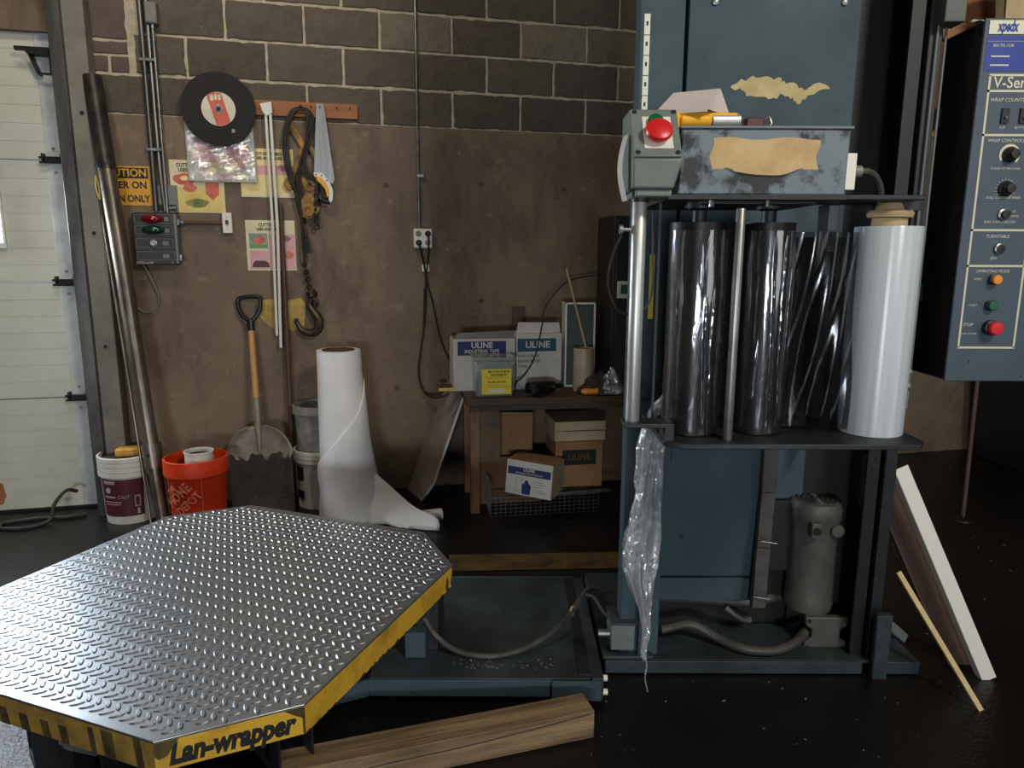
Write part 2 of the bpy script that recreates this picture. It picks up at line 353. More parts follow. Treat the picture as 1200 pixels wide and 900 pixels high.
# ================================================================== THE SETTING
WL = MW @ Vector((0, 0, 0)); WR = (0, 0, WA)
m = MB().box(-5.2, 7.2, -9.6, .6, -.1, 0)
floor = struct(m.build('floor', 'floor_concrete', None, WL, WR, smooth=False))
# back wall: poured concrete below, block courses above
m = MB(); m.box(-1.22, 6.5, -.004, .25, 0, 2.168); m.box(3.0, 6.5, -.004, .25, 2.168, 4.0); m.box(-4.6, -1.22, 0, .25, 2.556, 4.0); m.box(-4.6, -3.8, 0, .25, 0, 2.556)
wall = struct(m.build('wall_back', 'concrete_wall', None, WL, WR, smooth=False))
MB().box(-1.22, 3.0, 0, .25, 2.168, 4.0).build('mortar_bed', 'mortar', wall, smooth=False)
BW, BH, J = .4064, .2032, .0072
def block_mesh(nm, w, h, mat):
    # perimeter with chipped, uneven arrises
    nx, nz = max(2, int(w / .034)), max(2, int(h / .034)); per = []
    for i in range(nx): per.append((-w / 2 + w * i / nx, -h / 2, 0, 1))
    for i in range(nz): per.append((w / 2, -h / 2 + h * i / nz, -1, 0))
    for i in range(nx): per.append((w / 2 - w * i / nx, h / 2, 0, -1))
    for i in range(nz): per.append((-w / 2, h / 2 - h * i / nz, 1, 0))
    pts = []
    for (x, z, ax, az) in per:
        e = rnd.uniform(-.0018, .0022) + (rnd.uniform(.002, .006) if rnd.random() < .10 else 0); pts.append((x + ax * e, z + az * e))
    k = lambda p, d: (p[0] * (1 - 2 * d / w), p[1] * (1 - 2 * d / h))
    m = MB(); n = len(pts); fr = [k(p, .004) for p in pts]
    m.add([(x, .04, z) for x, z in pts] + [(x, -.003, z) for x, z in pts] + [(x, -.007, z) for x, z in fr] + [(0, -.0075, 0)],
          [(i, (i + 1) % n, n + (i + 1) % n, n + i) for i in range(n)] + [(n + i, n + (i + 1) % n, 2 * n + (i + 1) % n, 2 * n + i) for i in range(n)] + [(2 * n + i, 2 * n + (i + 1) % n, 3 * n) for i in range(n)])
    return m.build(nm, mat, wall)
protos = {(k, j): None for k in ('block_dark', 'block_mid', 'block_light') for j in range(5)}
def put_block(s0, s1, z0, z1, mat, std=False):
    j = rnd.randrange(5)
    if std and protos[mat, j] is not None:
        o = share(protos[mat, j], 'concrete_block', wall)
    else:
        o = block_mesh('concrete_block', s1 - s0 - 2 * J, z1 - z0 - 2 * J, mat)
        if std: protos[mat, j] = o
    o.location = ((s0 + s1) / 2, -rnd.random() * .002, (z0 + z1) / 2)
    return o
PIER = -.865
for r in range(6):
    z0 = 2.168 + r * BH; off = 0 if r % 2 == 0 else -.5 * BW
    lo = -1.22 if r == 0 else PIER
    k = math.floor((lo - off) / BW)
    while off + k * BW < 3.0:
        a, b = off + k * BW, off + (k + 1) * BW
        a2, b2 = max(a, lo), min(b, 3.0)
        if b2 - a2 > .06:
            mat = 'block_dark' if rnd.random() < .62 else 'block_mid'
            if r == 2 and k in (1, 3): mat = 'block_light'
            if r == 2 and k == 4: mat = 'block_mid'
            put_block(a2, b2, z0, z0 + BH, mat, abs(b2 - a2 - BW) < 1e-6)
        k += 1
for (a, b, z0, z1) in ((-1.22, -1.075, 2.371, 2.462), (-1.075, -.985, 2.371, 2.462), (-.985, PIER - .02, 2.371, 2.462), (-1.22, PIER - .02, 2.462, 2.535), (-1.22, PIER - .02, 2.535, 2.95), (-1.22, PIER - .02, 2.95, 3.36)):
    o = block_mesh('concrete_block', b - a - 2 * J, z1 - z0 - 2 * J, 'pier_paint'); o.location = ((a + b) / 2, 0, (z0 + z1) / 2)
# form-tie holes and a patched opening in the concrete
for s, z in ((.452, .64), (.98, 1.86), (1.5, 1.84), (.98, 1.165), (.42, 1.84)):
    MB().lathe([(.006, 0), (.013, .001), (.017, 0)], 14, M=Matrix.Translation((s, -.004, z)) @ Matrix.Rotation(R(90), 4, 'X')).build('tie_hole', 'pier_paint', wall)
BX('wall_patch', 'concrete_wall', wall, 1.0, 1.16, -.012, 0, .7, 1.14); BX('wall_patch', 'pier_paint', wall, 1.175, 1.25, -.02, 0, .7, 1.13)

# rest of the room (behind and beside the camera)
struct(MB().box(-4.7, -4.6, -9.2, .25, 0, 4.0).build('wall_left', 'room_paint', None, WL, WR, smooth=False))
struct(MB().box(6.5, 6.6, -9.2, .25, 0, 4.0).build('wall_right', 'room_paint', None, WL, WR, smooth=False))
m = MB(); m.box(-4.7, -1.35, -9.3, -9.2, 0, 4.0); m.box(-1.35, .75, -9.3, -9.2, 1.5, 4.0); m.box(.75, 2.1, -9.3, -9.2, 0, 4.0); m.box(2.1, 5.1, -9.3, -9.2, 3.3, 4.0); m.box(5.1, 6.6, -9.3, -9.2, 0, 4.0)
struct(m.build('wall_front', 'room_paint', None, WL, WR, smooth=False))
struct(MB().box(-4.7, 6.6, -9.3, .25, 4.0, 4.1).build('ceiling', 'room_paint', None, WL, WR, smooth=False))
# floor paint line
o = MB().box(-.30, 1.2, -.09, .09, 0, .003).build('trim_1', 'line_paint', None, (0, 3.18, 0), (0, 0, .05), smooth=False); struct(o)

# ------------------------------------------------------------------ overhead dock door
door = bpy.data.objects.new('door_1', None); COL.objects.link(door); door.location = MW @ Vector((0, .06, 0)); door.rotation_euler = WR; struct(door)
SEAMS = [.012, .651, 1.288, 1.926, 2.57]
for k in range(4):
    z0, z1 = SEAMS[k] + .004, SEAMS[k + 1] - .004
    m = MB(); n = 7; h = (z1 - z0) / n
    for i in range(n): m.box(-3.8, -1.235, -.012, .03, z0 + i * h + .002, z0 + (i + 1) * h - .002)
    m.box(-3.8, -1.235, -.0095, .03, z0, z1)
    m.build('door_section', 'door_white', door, smooth=False)
BX('bottom_seal', 'black_plastic', door, -3.8, -1.235, -.02, .03, 0, .016)
ST0, ST1 = -1.375, -1.245
for k in range(4):
    BX('end_stile', 'door_stile', door, -1.345, -1.262, -.018, -.011, SEAMS[k] + .006, SEAMS[k + 1] - .006, .002)
for k in (1, 2, 3):
    z = SEAMS[k]
    hg = BX('hinge', 'black_iron', door, -1.345, -1.245, -.05, -.018, z - .010, z + .012, .003)
    for zz in (-.012, .013): MB().cyl((-1.37, -.045, z + zz), (-1.235, -.045, z + zz), .006, n=10).build('pin', 'black_iron', hg)
    for xx in (-1.352, -1.262): BX('lug', 'black_iron', hg, xx - .004, xx + .004, -.055, -.015, z - .012, z + .034)
    MB().prism([(-1.3035, z - .10), (-1.275, z - .045), (-1.285, z - .015), (-1.322, z - .015), (-1.332, z - .045)], -.022, -.018).build('leaf', 'door_stile', hg)
    MB().prism([(-1.3035, z + .10), (-1.332, z + .045), (-1.322, z + .015), (-1.285, z + .015), (-1.275, z + .045)], -.022, -.018).build('leaf', 'door_stile', hg)
    for zz in (-.06, .06): MB().cyl((-1.3035, -.022, z + zz), (-1.3035, -.027, z + zz), .008, n=10).build('bolt', 'galvanised', hg)
top = BX('top_bracket', 'black_iron', door, -1.36, -1.255, -.10, -.018, 2.44, 2.455, .002)
m = MB(); m.prism([(-1.36, 2.44), (-1.350, 2.44), (-1.315, 2.345), (-1.325, 2.345)], -.07, -.018); m.prism([(-1.265, 2.44), (-1.255, 2.44), (-1.255, 2.345), (-1.265, 2.345)], -.07, -.018)
m.box(-1.325, -1.255, -.07, -.06, 2.345, 2.355); m.build('web', 'black_iron', top, smooth=False)
MB().cyl((-1.41, -.085, 2.462), (-1.25, -.085, 2.462), .012, n=12).build('roller_shaft', 'black_iron', top)
for a, b in ((-2.18, -1.588), (-2.95, -2.36)):
    fr = MB(); zz0, zz1 = 1.50, 1.74
    fr.box(a - .03, b + .012, -.03, -.012, zz0 - .03, zz0); fr.box(a - .03, b + .012, -.03, -.012, zz1, zz1 + .03); fr.box(a - .03, a, -.03, -.012, zz0, zz1); fr.box(b, b + .012, -.03, -.012, zz0, zz1)
    w = fr.build('window_frame', 'door_white', door, smooth=False)
    BX('pane', 'window_daylight', w, a, b, -.024, -.014, zz0, zz1)
MB().prism([(-1.79, .05), (-1.765, .18), (-1.745, .17), (-1.735, .10), (-1.755, .05)], -.0135, -.0115).build('scrape', 'strip_wood', door, smooth=False)
# bent rubber cord and bracket at the foot of the track
cord = wthing('floor_hose', 'dark rubber hose loop lying at the foot of the white overhead door', 'hose', -1.45, .0, .1)
MB().tube(bez([(.12, .02, .14), (.08, -.02, .16), (.03, -.06, .10), (.01, -.1, .02), (-.08, -.16, .011), (-.20, -.14, .011), (-.22, -.06, .011), (-.08, -.02, .011), (.06, -.03, .011), (.16, .0, .012)]), .010, 8).build('hose', 'black_cable', cord)

# vertical track and steel jamb beside the door
trk = bpy.data.objects.new('trim_2', None); COL.objects.link(trk); trk.location = MW @ Vector((.045, 0, 0)); trk.rotation_euler = WR; struct(trk)
m = MB(); m.box(-1.262, -1.255, -.13, 0, .0, 4.0); m.box(-1.262, -1.20, -.137, -.13, 0, 4.0); m.box(-1.205, -1.20, -.137, -.06, 0, 4.0)
m.build('door_track', 'track_steel', trk, bevel=.003)
MB().cyl((-1.228, -.10, .0), (-1.228, -.10, 4.0), .014, n=12).build('track_tube', 'track_steel', trk)
jm = MB(); jm.box(-1.20, -1.10, -.11, -.10, 0, 4.0); jm.box(-1.205, -1.195, -.10, 0, 0, 4.0); jm.box(-1.105, -1.10, -.10, 0, 0, 4.0)
jm.build('jamb_angle', 'jamb_steel', trk, bevel=.003)
for z in (.35, .95, 1.55, 2.15): MB().cyl((-1.15, -.11, z), (-1.15, -.118, z), .009, n=8).build('bolt', 'black_iron', trk)

# ================================================================== WALL-MOUNTED THINGS
# two conduits running down to the signal station
o = wthing('steel_conduit', 'pair of dark steel conduits running down the block wall to the signal station', 'conduit', 0, 0, 0)
MB().cyl((-.812, -.035, 1.67), (-.812, -.035, 3.9), .014, n=12).build('conduit_pipe', 'track_steel', o)
MB().tube(bez([(-.772, -.028, 1.67), (-.78, -.028, 1.9), (-.782, -.028, 2.3), (-.782, -.028, 3.9)]), .010, 8).build('conduit_pipe', 'track_steel', o)
for z in (1.99, 2.44, 3.3): BX('pipe_strap', 'galvanised', o, -.835, -.76, -.05, -.002, z - .008, z + .008, .002)
o = wthing('junction_box', 'small grey box high on the block wall with a steel conduit below', 'electrical box', 0, 0, 0)
BX('box_body', 'panel_grey', o, -.785, -.727, -.06, -.007, 2.615, 2.72, .004); BX('box_cover', 'panel_grey', o, -.781, -.731, -.064, -.06, 2.62, 2.715, .002)
MB().cyl((-.757, -.035, 1.66), (-.757, -.035, 2.615), .0085, n=12).build('conduit_pipe', 'galvanised', o); MB().cyl((-.757, -.035, 2.595), (-.757, -.035, 2.617), .013, n=12).build('connector', 'galvanised', o)
# signal station
o = wthing('signal_station', 'dark wall station with red and green signal lights and a push button', 'control box', 0, 0, 0)
BX('enclosure', 'station_black', o, -.925, -.715, -.085, -.004, 1.385, 1.66, .006); BX('lid_edge', 'panel_grey', o, -.722, -.706, -.088, -.01, 1.39, 1.655, .004)
def frame_rect(nm, mat, par, x0, x1, z0, z1, y, t=.003):
    m = MB(); m.box(x0, x1, y - .0015, y, z0, z0 + t); m.box(x0, x1, y - .0015, y, z1 - t, z1); m.box(x0, x0 + t, y - .0015, y, z0, z1); m.box(x1 - t, x1, y - .0015, y, z0, z1)
    return m.build(nm, mat, par, smooth=False)
for z0 in (1.605, 1.547, 1.478, 1.410): frame_rect('panel_rule', 'jamb_steel', o, -.915, -.728, z0, z0 + .046, -.085, .002)
for z, mt in ((1.628, 'lens_red'), (1.57, 'lens_green')):
    MB().lathe([(.058, 0), (.054, .014), (.040, .026), (.018, .032), (.001, .033)], 26, M=Matrix.Translation((-.825, -.085, z)) @ Matrix.Rotation(R(90), 4, 'X') @ Matrix.Diagonal((1, .42, 1, 1))).build('signal_lens', mt, o)
MB().lathe([(.020, 0), (.020, .012), (.014, .014), (.013, .022), (.001, .022)], 20, M=Matrix.Translation((-.828, -.085, 1.50)) @ Matrix.Rotation(R(90), 4, 'X')).build('push_button', 'galvanised', o)
for (x, z, w) in ((-.755, 1.628, .022), (-.755, 1.568, .022), (-.768, 1.50, .03), (-.77, 1.432, .03)): BX('legend_plate', 'panel_grey', o, x - w / 2, x + w / 2, -.087, -.085, z - .011, z + .011)
lettering('DOK-LOK', .019, 'print_grey', o, -.878, -.086, 1.396, bold=.0006); lettering('24', .012, 'print_grey', o, -.74, -.086, 1.396)
for z in (1.615, 1.425): BX('latch', 'galvanised', o, -.708, -.695, -.07, -.03, z - .02, z + .015, .003)
MB().tube(bez([(-.90, -.03, 1.385), (-.87, -.04, 1.32), (-.84, -.03, 1.22), (-.86, -.02, 1.14), (-.93, -.02, 1.13), (-1.0, -.02, 1.22), (-1.06, -.03, 1.27)]), .004, 6).build('wire', 'panel_grey', o)
o = wthing('selector_box', 'flat grey box behind the conduits above the signal station', 'electrical box', 0, 0, 0)
BX('cover', 'panel_grey', o, -.81, -.705, -.022, -.004, 1.665, 1.81, .003); lettering('LIGHT', .022, 'print_white', o, -.745, -.0225, 1.69); BX('nameplate', 'print_black', o, -.80, -.712, -.0224, -.022, 1.672, 1.708)
o = wthing('light_switch', 'ivory switch plate joined to the signal station by a short conduit', 'switch', 0, 0, 0)
BX('plate', 'ivory_plate', o, -.480, -.430, -.045, -.004, 1.558, 1.668, .003); BX('toggle', 'black_plastic', o, -.462, -.448, -.058, -.045, 1.605, 1.628, .002)
MB().cyl((-.70, -.028, 1.612), (-.48, -.028, 1.612), .010, n=12).build('conduit_pipe', 'brown_stick', o); MB().cyl((-.70, -.028, 1.612), (-.68, -.028, 1.612), .015, n=10).build('connector', 'galvanised', o)
for z in (1.645, 1.581): MB().cyl((-.455, -.045, z), (-.455, -.048, z), .004, n=8).build('screw', 'galvanised', o)
# caution sign
o = wthing('caution_sign', 'yellow caution sign with black lettering behind the leaning pipe', 'sign', 0, 0, 0)
BX('sign_plate', 'caution_yellow', o, -1.11, -.835, -.008, -.004, 1.70, 1.905, .001); BX('sign_header', 'print_black', o, -1.10, -.845, -.0088, -.008, 1.842, 1.897)
lettering('CAUTION', .055, 'caution_yellow', o, -.97, -.0092, 1.869, bold=.0014, sx=.95)
lettering('ENTER ON', .050, 'print_black', o, -.97, -.0085, 1.806, bold=.0014, sx=.95); lettering('GREEN ONLY', .050, 'print_black', o, -.97, -.0085, 1.735, bold=.0014, sx=.82)
# cut-off wheel on its nail
o = wthing('cutting_disc', 'black cut-off disc with a red and white centre label hung on the wall', 'disc', -.455, 2.205, .072)
RX = Matrix.Rotation(R(90), 4, 'X')
MB().lathe([(.017, 0), (.187, 0), (.189, .002), (.187, .005), (.017, .005), (.017, 0)], 56, M=RX, capb=False, capt=False).build('wheel', 'disc_black', o)
MB().lathe([(.018, .0052), (.086, .0052), (.086, .0062), (.018, .0062)], 40, M=RX, capb=False, capt=False).build('paper_label', 'disc_label', o)
band = [(x, z) for x, z in [(-.062, .056), (-.056, .064), (-.02, .083), (.018, .084), (.03, .079), (.062, -.056), (.03, -.08), (-.02, -.083), (-.028, -.080)]]
m = MB()
for i in range(20):
    z0 = -.083 + i * .0083; z1 = z0 + .0083
    def xr(z):
        e = math.sqrt(max(0, .0855 ** 2 - z * z)); a = -.038 - z * .28; b = .040 - z * .28
        return max(-e, a), min(e, b)
    for side in (0, 1):
        a0, b0 = xr(z0); a1, b1 = xr(z1)
        hole = .020
        def cut(a, b, z):
            if abs(z) < hole:
                h = math.sqrt(hole * hole - z * z); return (a, -h) if side == 0 else (h, b)
            return (a, 0) if side == 0 else (0, b)
        (a0, b0), (a1, b1) = cut(a0, b0, z0), cut(a1, b1, z1)
        if b0 > a0 and b1 > a1: m.add([(a0, -.0066, z0), (b0, -.0066, z0), (b1, -.0066, z1), (a1, -.0066, z1)], [(0, 1, 2, 3)])
m.build('red_print', 'disc_red', o, smooth=False)
MB().lathe([(.010, .003), (.019, .003), (.019, .009), (.010, .009), (.010, .003)], 20, M=RX, capb=False, capt=False).build('arbor_bush', 'galvanised', o)
MB().cyl((0, -.02, 0), (0, .068, 0), .009, n=10).build('nail', 'black_iron', o)
BX('price_tag', 'print_grey', o, .060, .076, -.0062, -.005, -.118, -.100)
for i, (x, z, w) in enumerate(((-.03, .055, .018), (-.01, .06, .012), (.008, .06, .012))): BX('label_print', 'disc_label', o, x - w / 2, x + w / 2, -.0072, -.0066, z - .014, z + .014)
# shrink-wrapped discs in a clear square pack below it
o = wthing('disc_pack', 'clear shrink-wrapped square pack of grinding discs below the black disc', 'package', -.46, 1.99, .004)
rim = [(-.178, -.155), (.170, -.155), (.176, -.148), (.166, .16), (-.180, .18)]
MB().prism(rim, -.024, -.002).build('backing_card', 'paper_white', o)
MB().lathe([(.02, 0), (.148, 0), (.150, .004), (.02, .004)], 40, M=Matrix.Translation((-.004, -.024, 0)) @ RX, capb=False, capt=False).build('disc', 'bucket_white', o)
MB().lathe([(.03, 0), (.143, 0), (.143, .001), (.03, .001)], 40, M=Matrix.Translation((-.004, -.0281, 0)) @ RX, capb=False, capt=False).build('disc_face', 'packet_pink', o)
BX('disc_print', 'packet_cream', o, -.08, .09, -.0305, -.0293, -.115, -.055)
def wrapf(u, v):
    x = -.182 + .362 * u; z = -.160 + .33 * v; d = .006 * math.sin(17 * u + 9 * v) + .005 * math.sin(31 * v - 12 * u) + rnd.uniform(-.002, .002)
    e = min(u, 1 - u, v, 1 - v); return (x, -.038 + d * min(1, e * 8) + (0 if e > .02 else .014), z)
MB().grid(wrapf, 26, 26).build('shrink_wrap', 'shrink_bag', o)
# three illustrated packets
def packet(label, s0, s1, z0, z1, mat, heads, art):
    o = wthing('instruction_card', label, 'card', 0, 0, 0, 'illustrated instruction cards on the wall')
    BX('card', mat, o, s0, s1, -.008, -.004, z0, z1, .001)
    for (t, sz, x, z) in heads: lettering(t, sz, 'print_black', o, x, -.0085, z, bold=.0008, sx=.8)
    for i, (poly, mt) in enumerate(art):
        MB().prism(poly, -.0088 - .0004 * (i % 3), -.008).build('printed_picture', mt, o, smooth=False)
    return o
def blob(cx, cz, rx, rz, n=14, j=.12): return [(cx + rx * (1 + rnd.uniform(-j, j)) * math.cos(2 * math.pi * i / n), cz + rz * (1 + rnd.uniform(-j, j)) * math.sin(2 * math.pi * i / n)) for i in range(n)]
def rect(x0, x1, z0, z1): return [(x0, z0), (x1, z0), (x1, z1), (x0, z1)]
packet('cream instruction card with red and green pictures behind the disc pack', -.737, -.463, 1.667, 1.946, 'packet_cream',
       [('CUTTING', .028, -.652, 1.918), ('USES AND ABUSES', .028, -.60, 1.892)],
       [(rect(-.73, -.468, 1.672, 1.80), 'packet_gold'), (blob(-.665, 1.845, .055, .032, 16), 'packet_red'), (blob(-.64, 1.80, .035, .022), 'packet_red'), (blob(-.61, 1.72, .062, .025), 'packet_green'), ([(-.56, 1.83), (-.49, 1.83), (-.49, 1.77), (-.525, 1.735), (-.56, 1.77)], 'packet_red'), (blob(-.665, 1.85, .022, .012), 'packet_yellow')])
packet('pale yellow instruction card between the disc pack and the cable coil', -.375, -.09, 1.757, 2.02, 'packet_yellow',
       [('CUT-OFF WHEELS', .022, -.22, 1.992), ('USES AND ABUSES', .022, -.22, 1.968)],
       [(rect(-.37, -.095, 1.88, 1.93), 'packet_pink'), (rect(-.37, -.095, 1.762, 1.775), 'packet_cream'), (blob(-.31, 1.80, .03, .012), 'packet_gold'), (blob(-.14, 1.92, .035, .02), 'packet_pink')])
packet('instruction card with pink and green pictures below the white poles', -.366, -.10, 1.352, 1.632, 'packet_cream',
       [('CUTTING', .026, -.25, 1.606), ('USES AND ABUSES', .022, -.235, 1.582)],
       [(rect(-.35, -.25, 1.475, 1.56), 'packet_teal'), (rect(-.345, -.255, 1.478, 1.498), 'packet_green'), (blob(-.295, 1.522, .034, .024), 'packet_red'), (rect(-.245, -.105, 1.36, 1.555), 'packet_pink'), (rect(-.35, -.25, 1.362, 1.465), 'packet_pink'), ([(-.34, 1.37), (-.335, 1.395), (-.32, 1.408), (-.27, 1.408), (-.25, 1.395), (-.245, 1.37)], 'maroon_label'), (blob(-.29, 1.44, .022, .014), 'packet_gold'), (blob(-.135, 1.44, .022, .02), 'packet_red'), (blob(-.205, 1.46, .02, .018), 'packet_teal'), (blob(-.15, 1.53, .025, .016), 'packet_teal')])
# yellow tape patches
for (p, lb) in (([(-.325, 1.10), (-.30, 1.185), (-.215, 1.195), (-.205, 1.03), (-.235, 1.01), (-.285, 1.05)], 'rough yellow paint patch on the wall left of the white poles'), ([(-.165, 1.18), (-.085, 1.195), (-.06, 1.16), (-.075, 1.02), (-.14, 1.005), (-.165, 1.02)], 'rough yellow paint patch on the wall beside the hanging hook')):
    o = MB().prism(p, -.0065, -.004).build('paint_patch', 'tape_yellow', None, WL, WR, smooth=False); tag(o, lb, 'paint patch', 'yellow patches on the concrete')
# wooden strip with nails
o = wthing('wood_strip', 'reddish wooden hanging strip nailed across the foot of the block wall', 'board', 0, 0, 0)
BX('board', 'strip_wood', o, -.285, .272, -.028, -.0, 2.193, 2.272, .002)
for s in (-.21, -.04, .02, .09, .16, .23): MB().cyl((s, -.028, 2.245), (s, -.05, 2.25), .003, n=8).build('nail', 'black_iron', o)
# handsaw
o = wthing('handsaw', 'handsaw with grey blade and yellow black handle hanging from the wood strip', 'saw', 0, 0, .05)
MB().prism([(.050, 2.262), (.089, 2.262), (.132, 1.86), (.120, 1.835), (.022, 1.90), (.028, 1.98)], -.001, .001).build('blade', 'saw_steel', o, smooth=False)
MB().cyl((.068, .03, 2.245), (.068, -.012, 2.245), .004, n=8).build('nail', 'black_iron', o)
hd = MB().prism([(.018, 1.895), (.070, 1.892), (.104, 1.848), (.122, 1.80), (.118, 1.745), (.104, 1.728), (.094, 1.75), (.098, 1.80), (.080, 1.838), (.055, 1.862), (.022, 1.872)], -.013, .013).build('handle_trim', 'white_enamel', o, bevel=.003)
MB().prism([(.030, 1.878), (.058, 1.868), (.086, 1.838), (.100, 1.80), (.098, 1.765), (.086, 1.76), (.080, 1.80), (.058, 1.83), (.036, 1.85)], -.017, .017).build('handle_inlay', 'yellow_plastic', hd, bevel=.003)
g = MB(); g.tube(bez([(.028, 0, 1.858), (.030, 0, 1.81), (.040, 0, 1.765), (.070, 0, 1.742), (.10, 0, 1.735)]), [.014] * 33, 10); g.tube(bez([(.04, 0, 1.85), (.07, 0, 1.82), (.09, 0, 1.78), (.097, 0, 1.745)]), .011, 10)
g.build('handle_grip', 'black_plastic', o)
for x, z in ((.032, 1.884), (.062, 1.878), (.088, 1.852)): MB().cyl((x, -.013, z), (x, -.015, z), .004, n=8).build('rivet', 'black_iron', hd)
# cable coil with rusty lever hoist, chain and hook
o = wthing('cable_coil', 'dark cable coil looped over a nail beside the saw', 'cable', 0, 0, .05)
m = MB()
for k in range(3):
    d = .012 * k
    m.tube(bez([(-.04 + d, -.01 * k, 1.45), (-.07, -.012 * k, 1.72), (-.125 + d, -.01, 1.90), (-.135 + d, 0, 2.07), (-.09 + d, -.012 * k, 2.21), (-.02 + d, -.01 * k, 2.235 - d * .6), (.03 - d, -.01 * k, 2.19), (.01 - d, -.01, 2.08), (-.045 + d, -.012, 1.93), (-.005 + d, -.02, 1.84), (.03, -.022, 1.79), (.03 - d, -.012 * k, 1.62)]), .0062, 7)
m.tube(bez([(.03, -.01, 2.17), (-.03, -.02, 2.0), (-.06, -.02, 1.85), (-.055, -.02, 1.5), (-.05, -.02, 1.38)]), .007, 7)
m.tube(bez([(.035, -.005, 2.16), (.0, -.015, 2.03), (-.055, -.01, 1.88), (-.08, -.01, 1.75), (-.055, -.01, 1.62)]), .006, 7)
m.build('cord_loops', 'black_cable', o)
MB().cyl((-.03, .03, 2.235), (-.03, -.04, 2.24), .005, n=8).build('nail', 'black_iron', o)
o = wthing('lever_hoist', 'rusty yellow lever hoist hanging behind the cable coil', 'hoist', 0, 0, .035)
def bar(m, a, b, w, t, y):
    a = Vector((a[0], y, a[1])); b = Vector((b[0], y, b[1])); d = (b - a).normalized(); nn = Vector((d.z, 0, -d.x)) * w / 2; tt = Vector((0, t / 2, 0))
    m.add([a - nn - tt, a + nn - tt, a + nn + tt, a - nn + tt, b - nn - tt, b + nn - tt, b + nn + tt, b - nn + tt], [(0, 3, 2, 1), (4, 5, 6, 7), (0, 1, 5, 4), (1, 2, 6, 5), (2, 3, 7, 6), (3, 0, 4, 7)])
m = MB(); bar(m, (-.10, 2.16), (-.02, 2.02), .035, .008, 0); bar(m, (0, 2.045), (.05, 1.96), .03, .008, 0); m.build('lever', 'rust_yellow', o, bevel=.002)
m = MB(); bar(m, (-.02, 2.05), (-.12, 1.83), .03, .01, .012); m.build('handle_bar', 'rust_yellow', o, bevel=.002)
MB().prism([(-.05, 1.86), (.0, 1.885), (.03, 1.83), (.02, 1.76), (.045, 1.70), (.03, 1.65), (-.02, 1.635), (-.07, 1.66), (-.065, 1.73), (-.03, 1.78)], -.03, .018).build('gear_case', 'rust_yellow', o, bevel=.005)
for x, z, r in ((-.005, 1.82, .03), (-.02, 1.69, .034), (.02, 1.69, .02)):
    MB().lathe([(r, 0), (r, .012), (r * .5, .014), (r * .45, .004), (.001, .004)], 20, M=Matrix.Translation((x, -.03, z)) @ RX).build('gear_boss', 'rust_yellow', o)
MB().prism(blob(-.115, 1.83, .03, .035, 12, .05), -.012, .018).build('end_fitting', 'rust_yellow', o, bevel=.003)
o = wthing('chain_hook', 'heavy steel crane hook hanging from a short chain on the wall', 'hook', 0, 0, .035)
def link(m, c, ang, L=.030, r=.0045):
    pts = [(.011 * math.cos(t), 0, (L / 2) * math.sin(t)) for t in [2 * math.pi * i / 14 for i in range(14)]]
    m.tube(pts, r, 6, Matrix.Translation(c) @ Matrix.Rotation(ang, 4, 'Z'), closed=True)
for i in range(7):
    m = MB(); link(m, (-.055 + .003 * (i % 2) + .004 * i * .8, -.005, 1.385 - i * .0215), (i % 2) * 1.5 + .2); m.build('chain_link', 'dark_chain', o)
for i in range(9):
    m = MB(); link(m, (.028 - .0006 * i, -.03, 1.77 - i * .0215), (i % 2) * 1.5 + .3, .03, .005); m.build('chain_link', 'dark_chain', o)
MB().lathe([(.012, -.02), (.03, -.012), (.032, .01), (.016, .03)], 18, (-.022, -.008, 1.215)).build('swivel', 'dark_chain', o)
pts = []
for i in range(27):
    t = R(75 - i * 9.6); pts.append((-.005 + .052 * math.cos(t) * (1.1 if math.cos(t) > 0 else 1), -.01, 1.065 + .058 * math.sin(t)))
pts = [(-.022, -.01, 1.19), (-.005, -.01, 1.16), (.012, -.01, 1.13)] + [(.03 - .0 + .0, -.01, 1.09), (.026, -.01, 1.045), (.0, -.01, 1.012), (-.035, -.01, 1.005), (-.07, -.01, 1.02), (-.095, -.01, 1.055), (-.10, -.01, 1.085)]
pts = [(-.022, -.01, 1.20), (-.04, -.01, 1.16), (-.02, -.01, 1.12), (.0, -.01, 1.09), (.012, -.01, 1.055), (.0, -.01, 1.01), (-.04, -.01, .995), (-.085, -.01, 1.01), (-.11, -.01, 1.05), (-.118, -.01, 1.08)]
q = bez(pts, 5); rr = [.012 + .015 * math.sin(math.pi * min(1, i / (len(q) - 1) * 1.12)) if i < len(q) - 1 else .005 for i in range(len(q))]
MB().tube(q, rr, 10).build('hook', 'dark_chain', o)
MB().tube([( -.022 + .026 * math.cos(t), -.01, 1.165 + .028 * math.sin(t)) for t in [2 * math.pi * i / 18 for i in range(18)]], .009, 8, closed=True).build('hook_eye', 'dark_chain', o)
# pair of white poles hanging by their bracket
o = wthing('white_poles', 'pair of thin white tubes hanging from a white bracket on the wood strip', 'pole', 0, 0, .06)
MB().tube([(-.195, 0, 2.25), (-.188, -.002, 1.6), (-.206, 0, .915)], .0085, 10).build('tube', 'white_enamel', o)
MB().tube([(-.218, 0, 2.20), (-.214, -.002, 1.6), (-.225, .006, .985)], .0075, 10).build('tube', 'white_enamel', o)
MB().prism([(-.245, 2.245), (-.185, 2.258), (-.182, 2.20), (-.215, 2.18), (-.235, 2.205)], -.012, .012).build('bracket', 'white_enamel', o, bevel=.003)
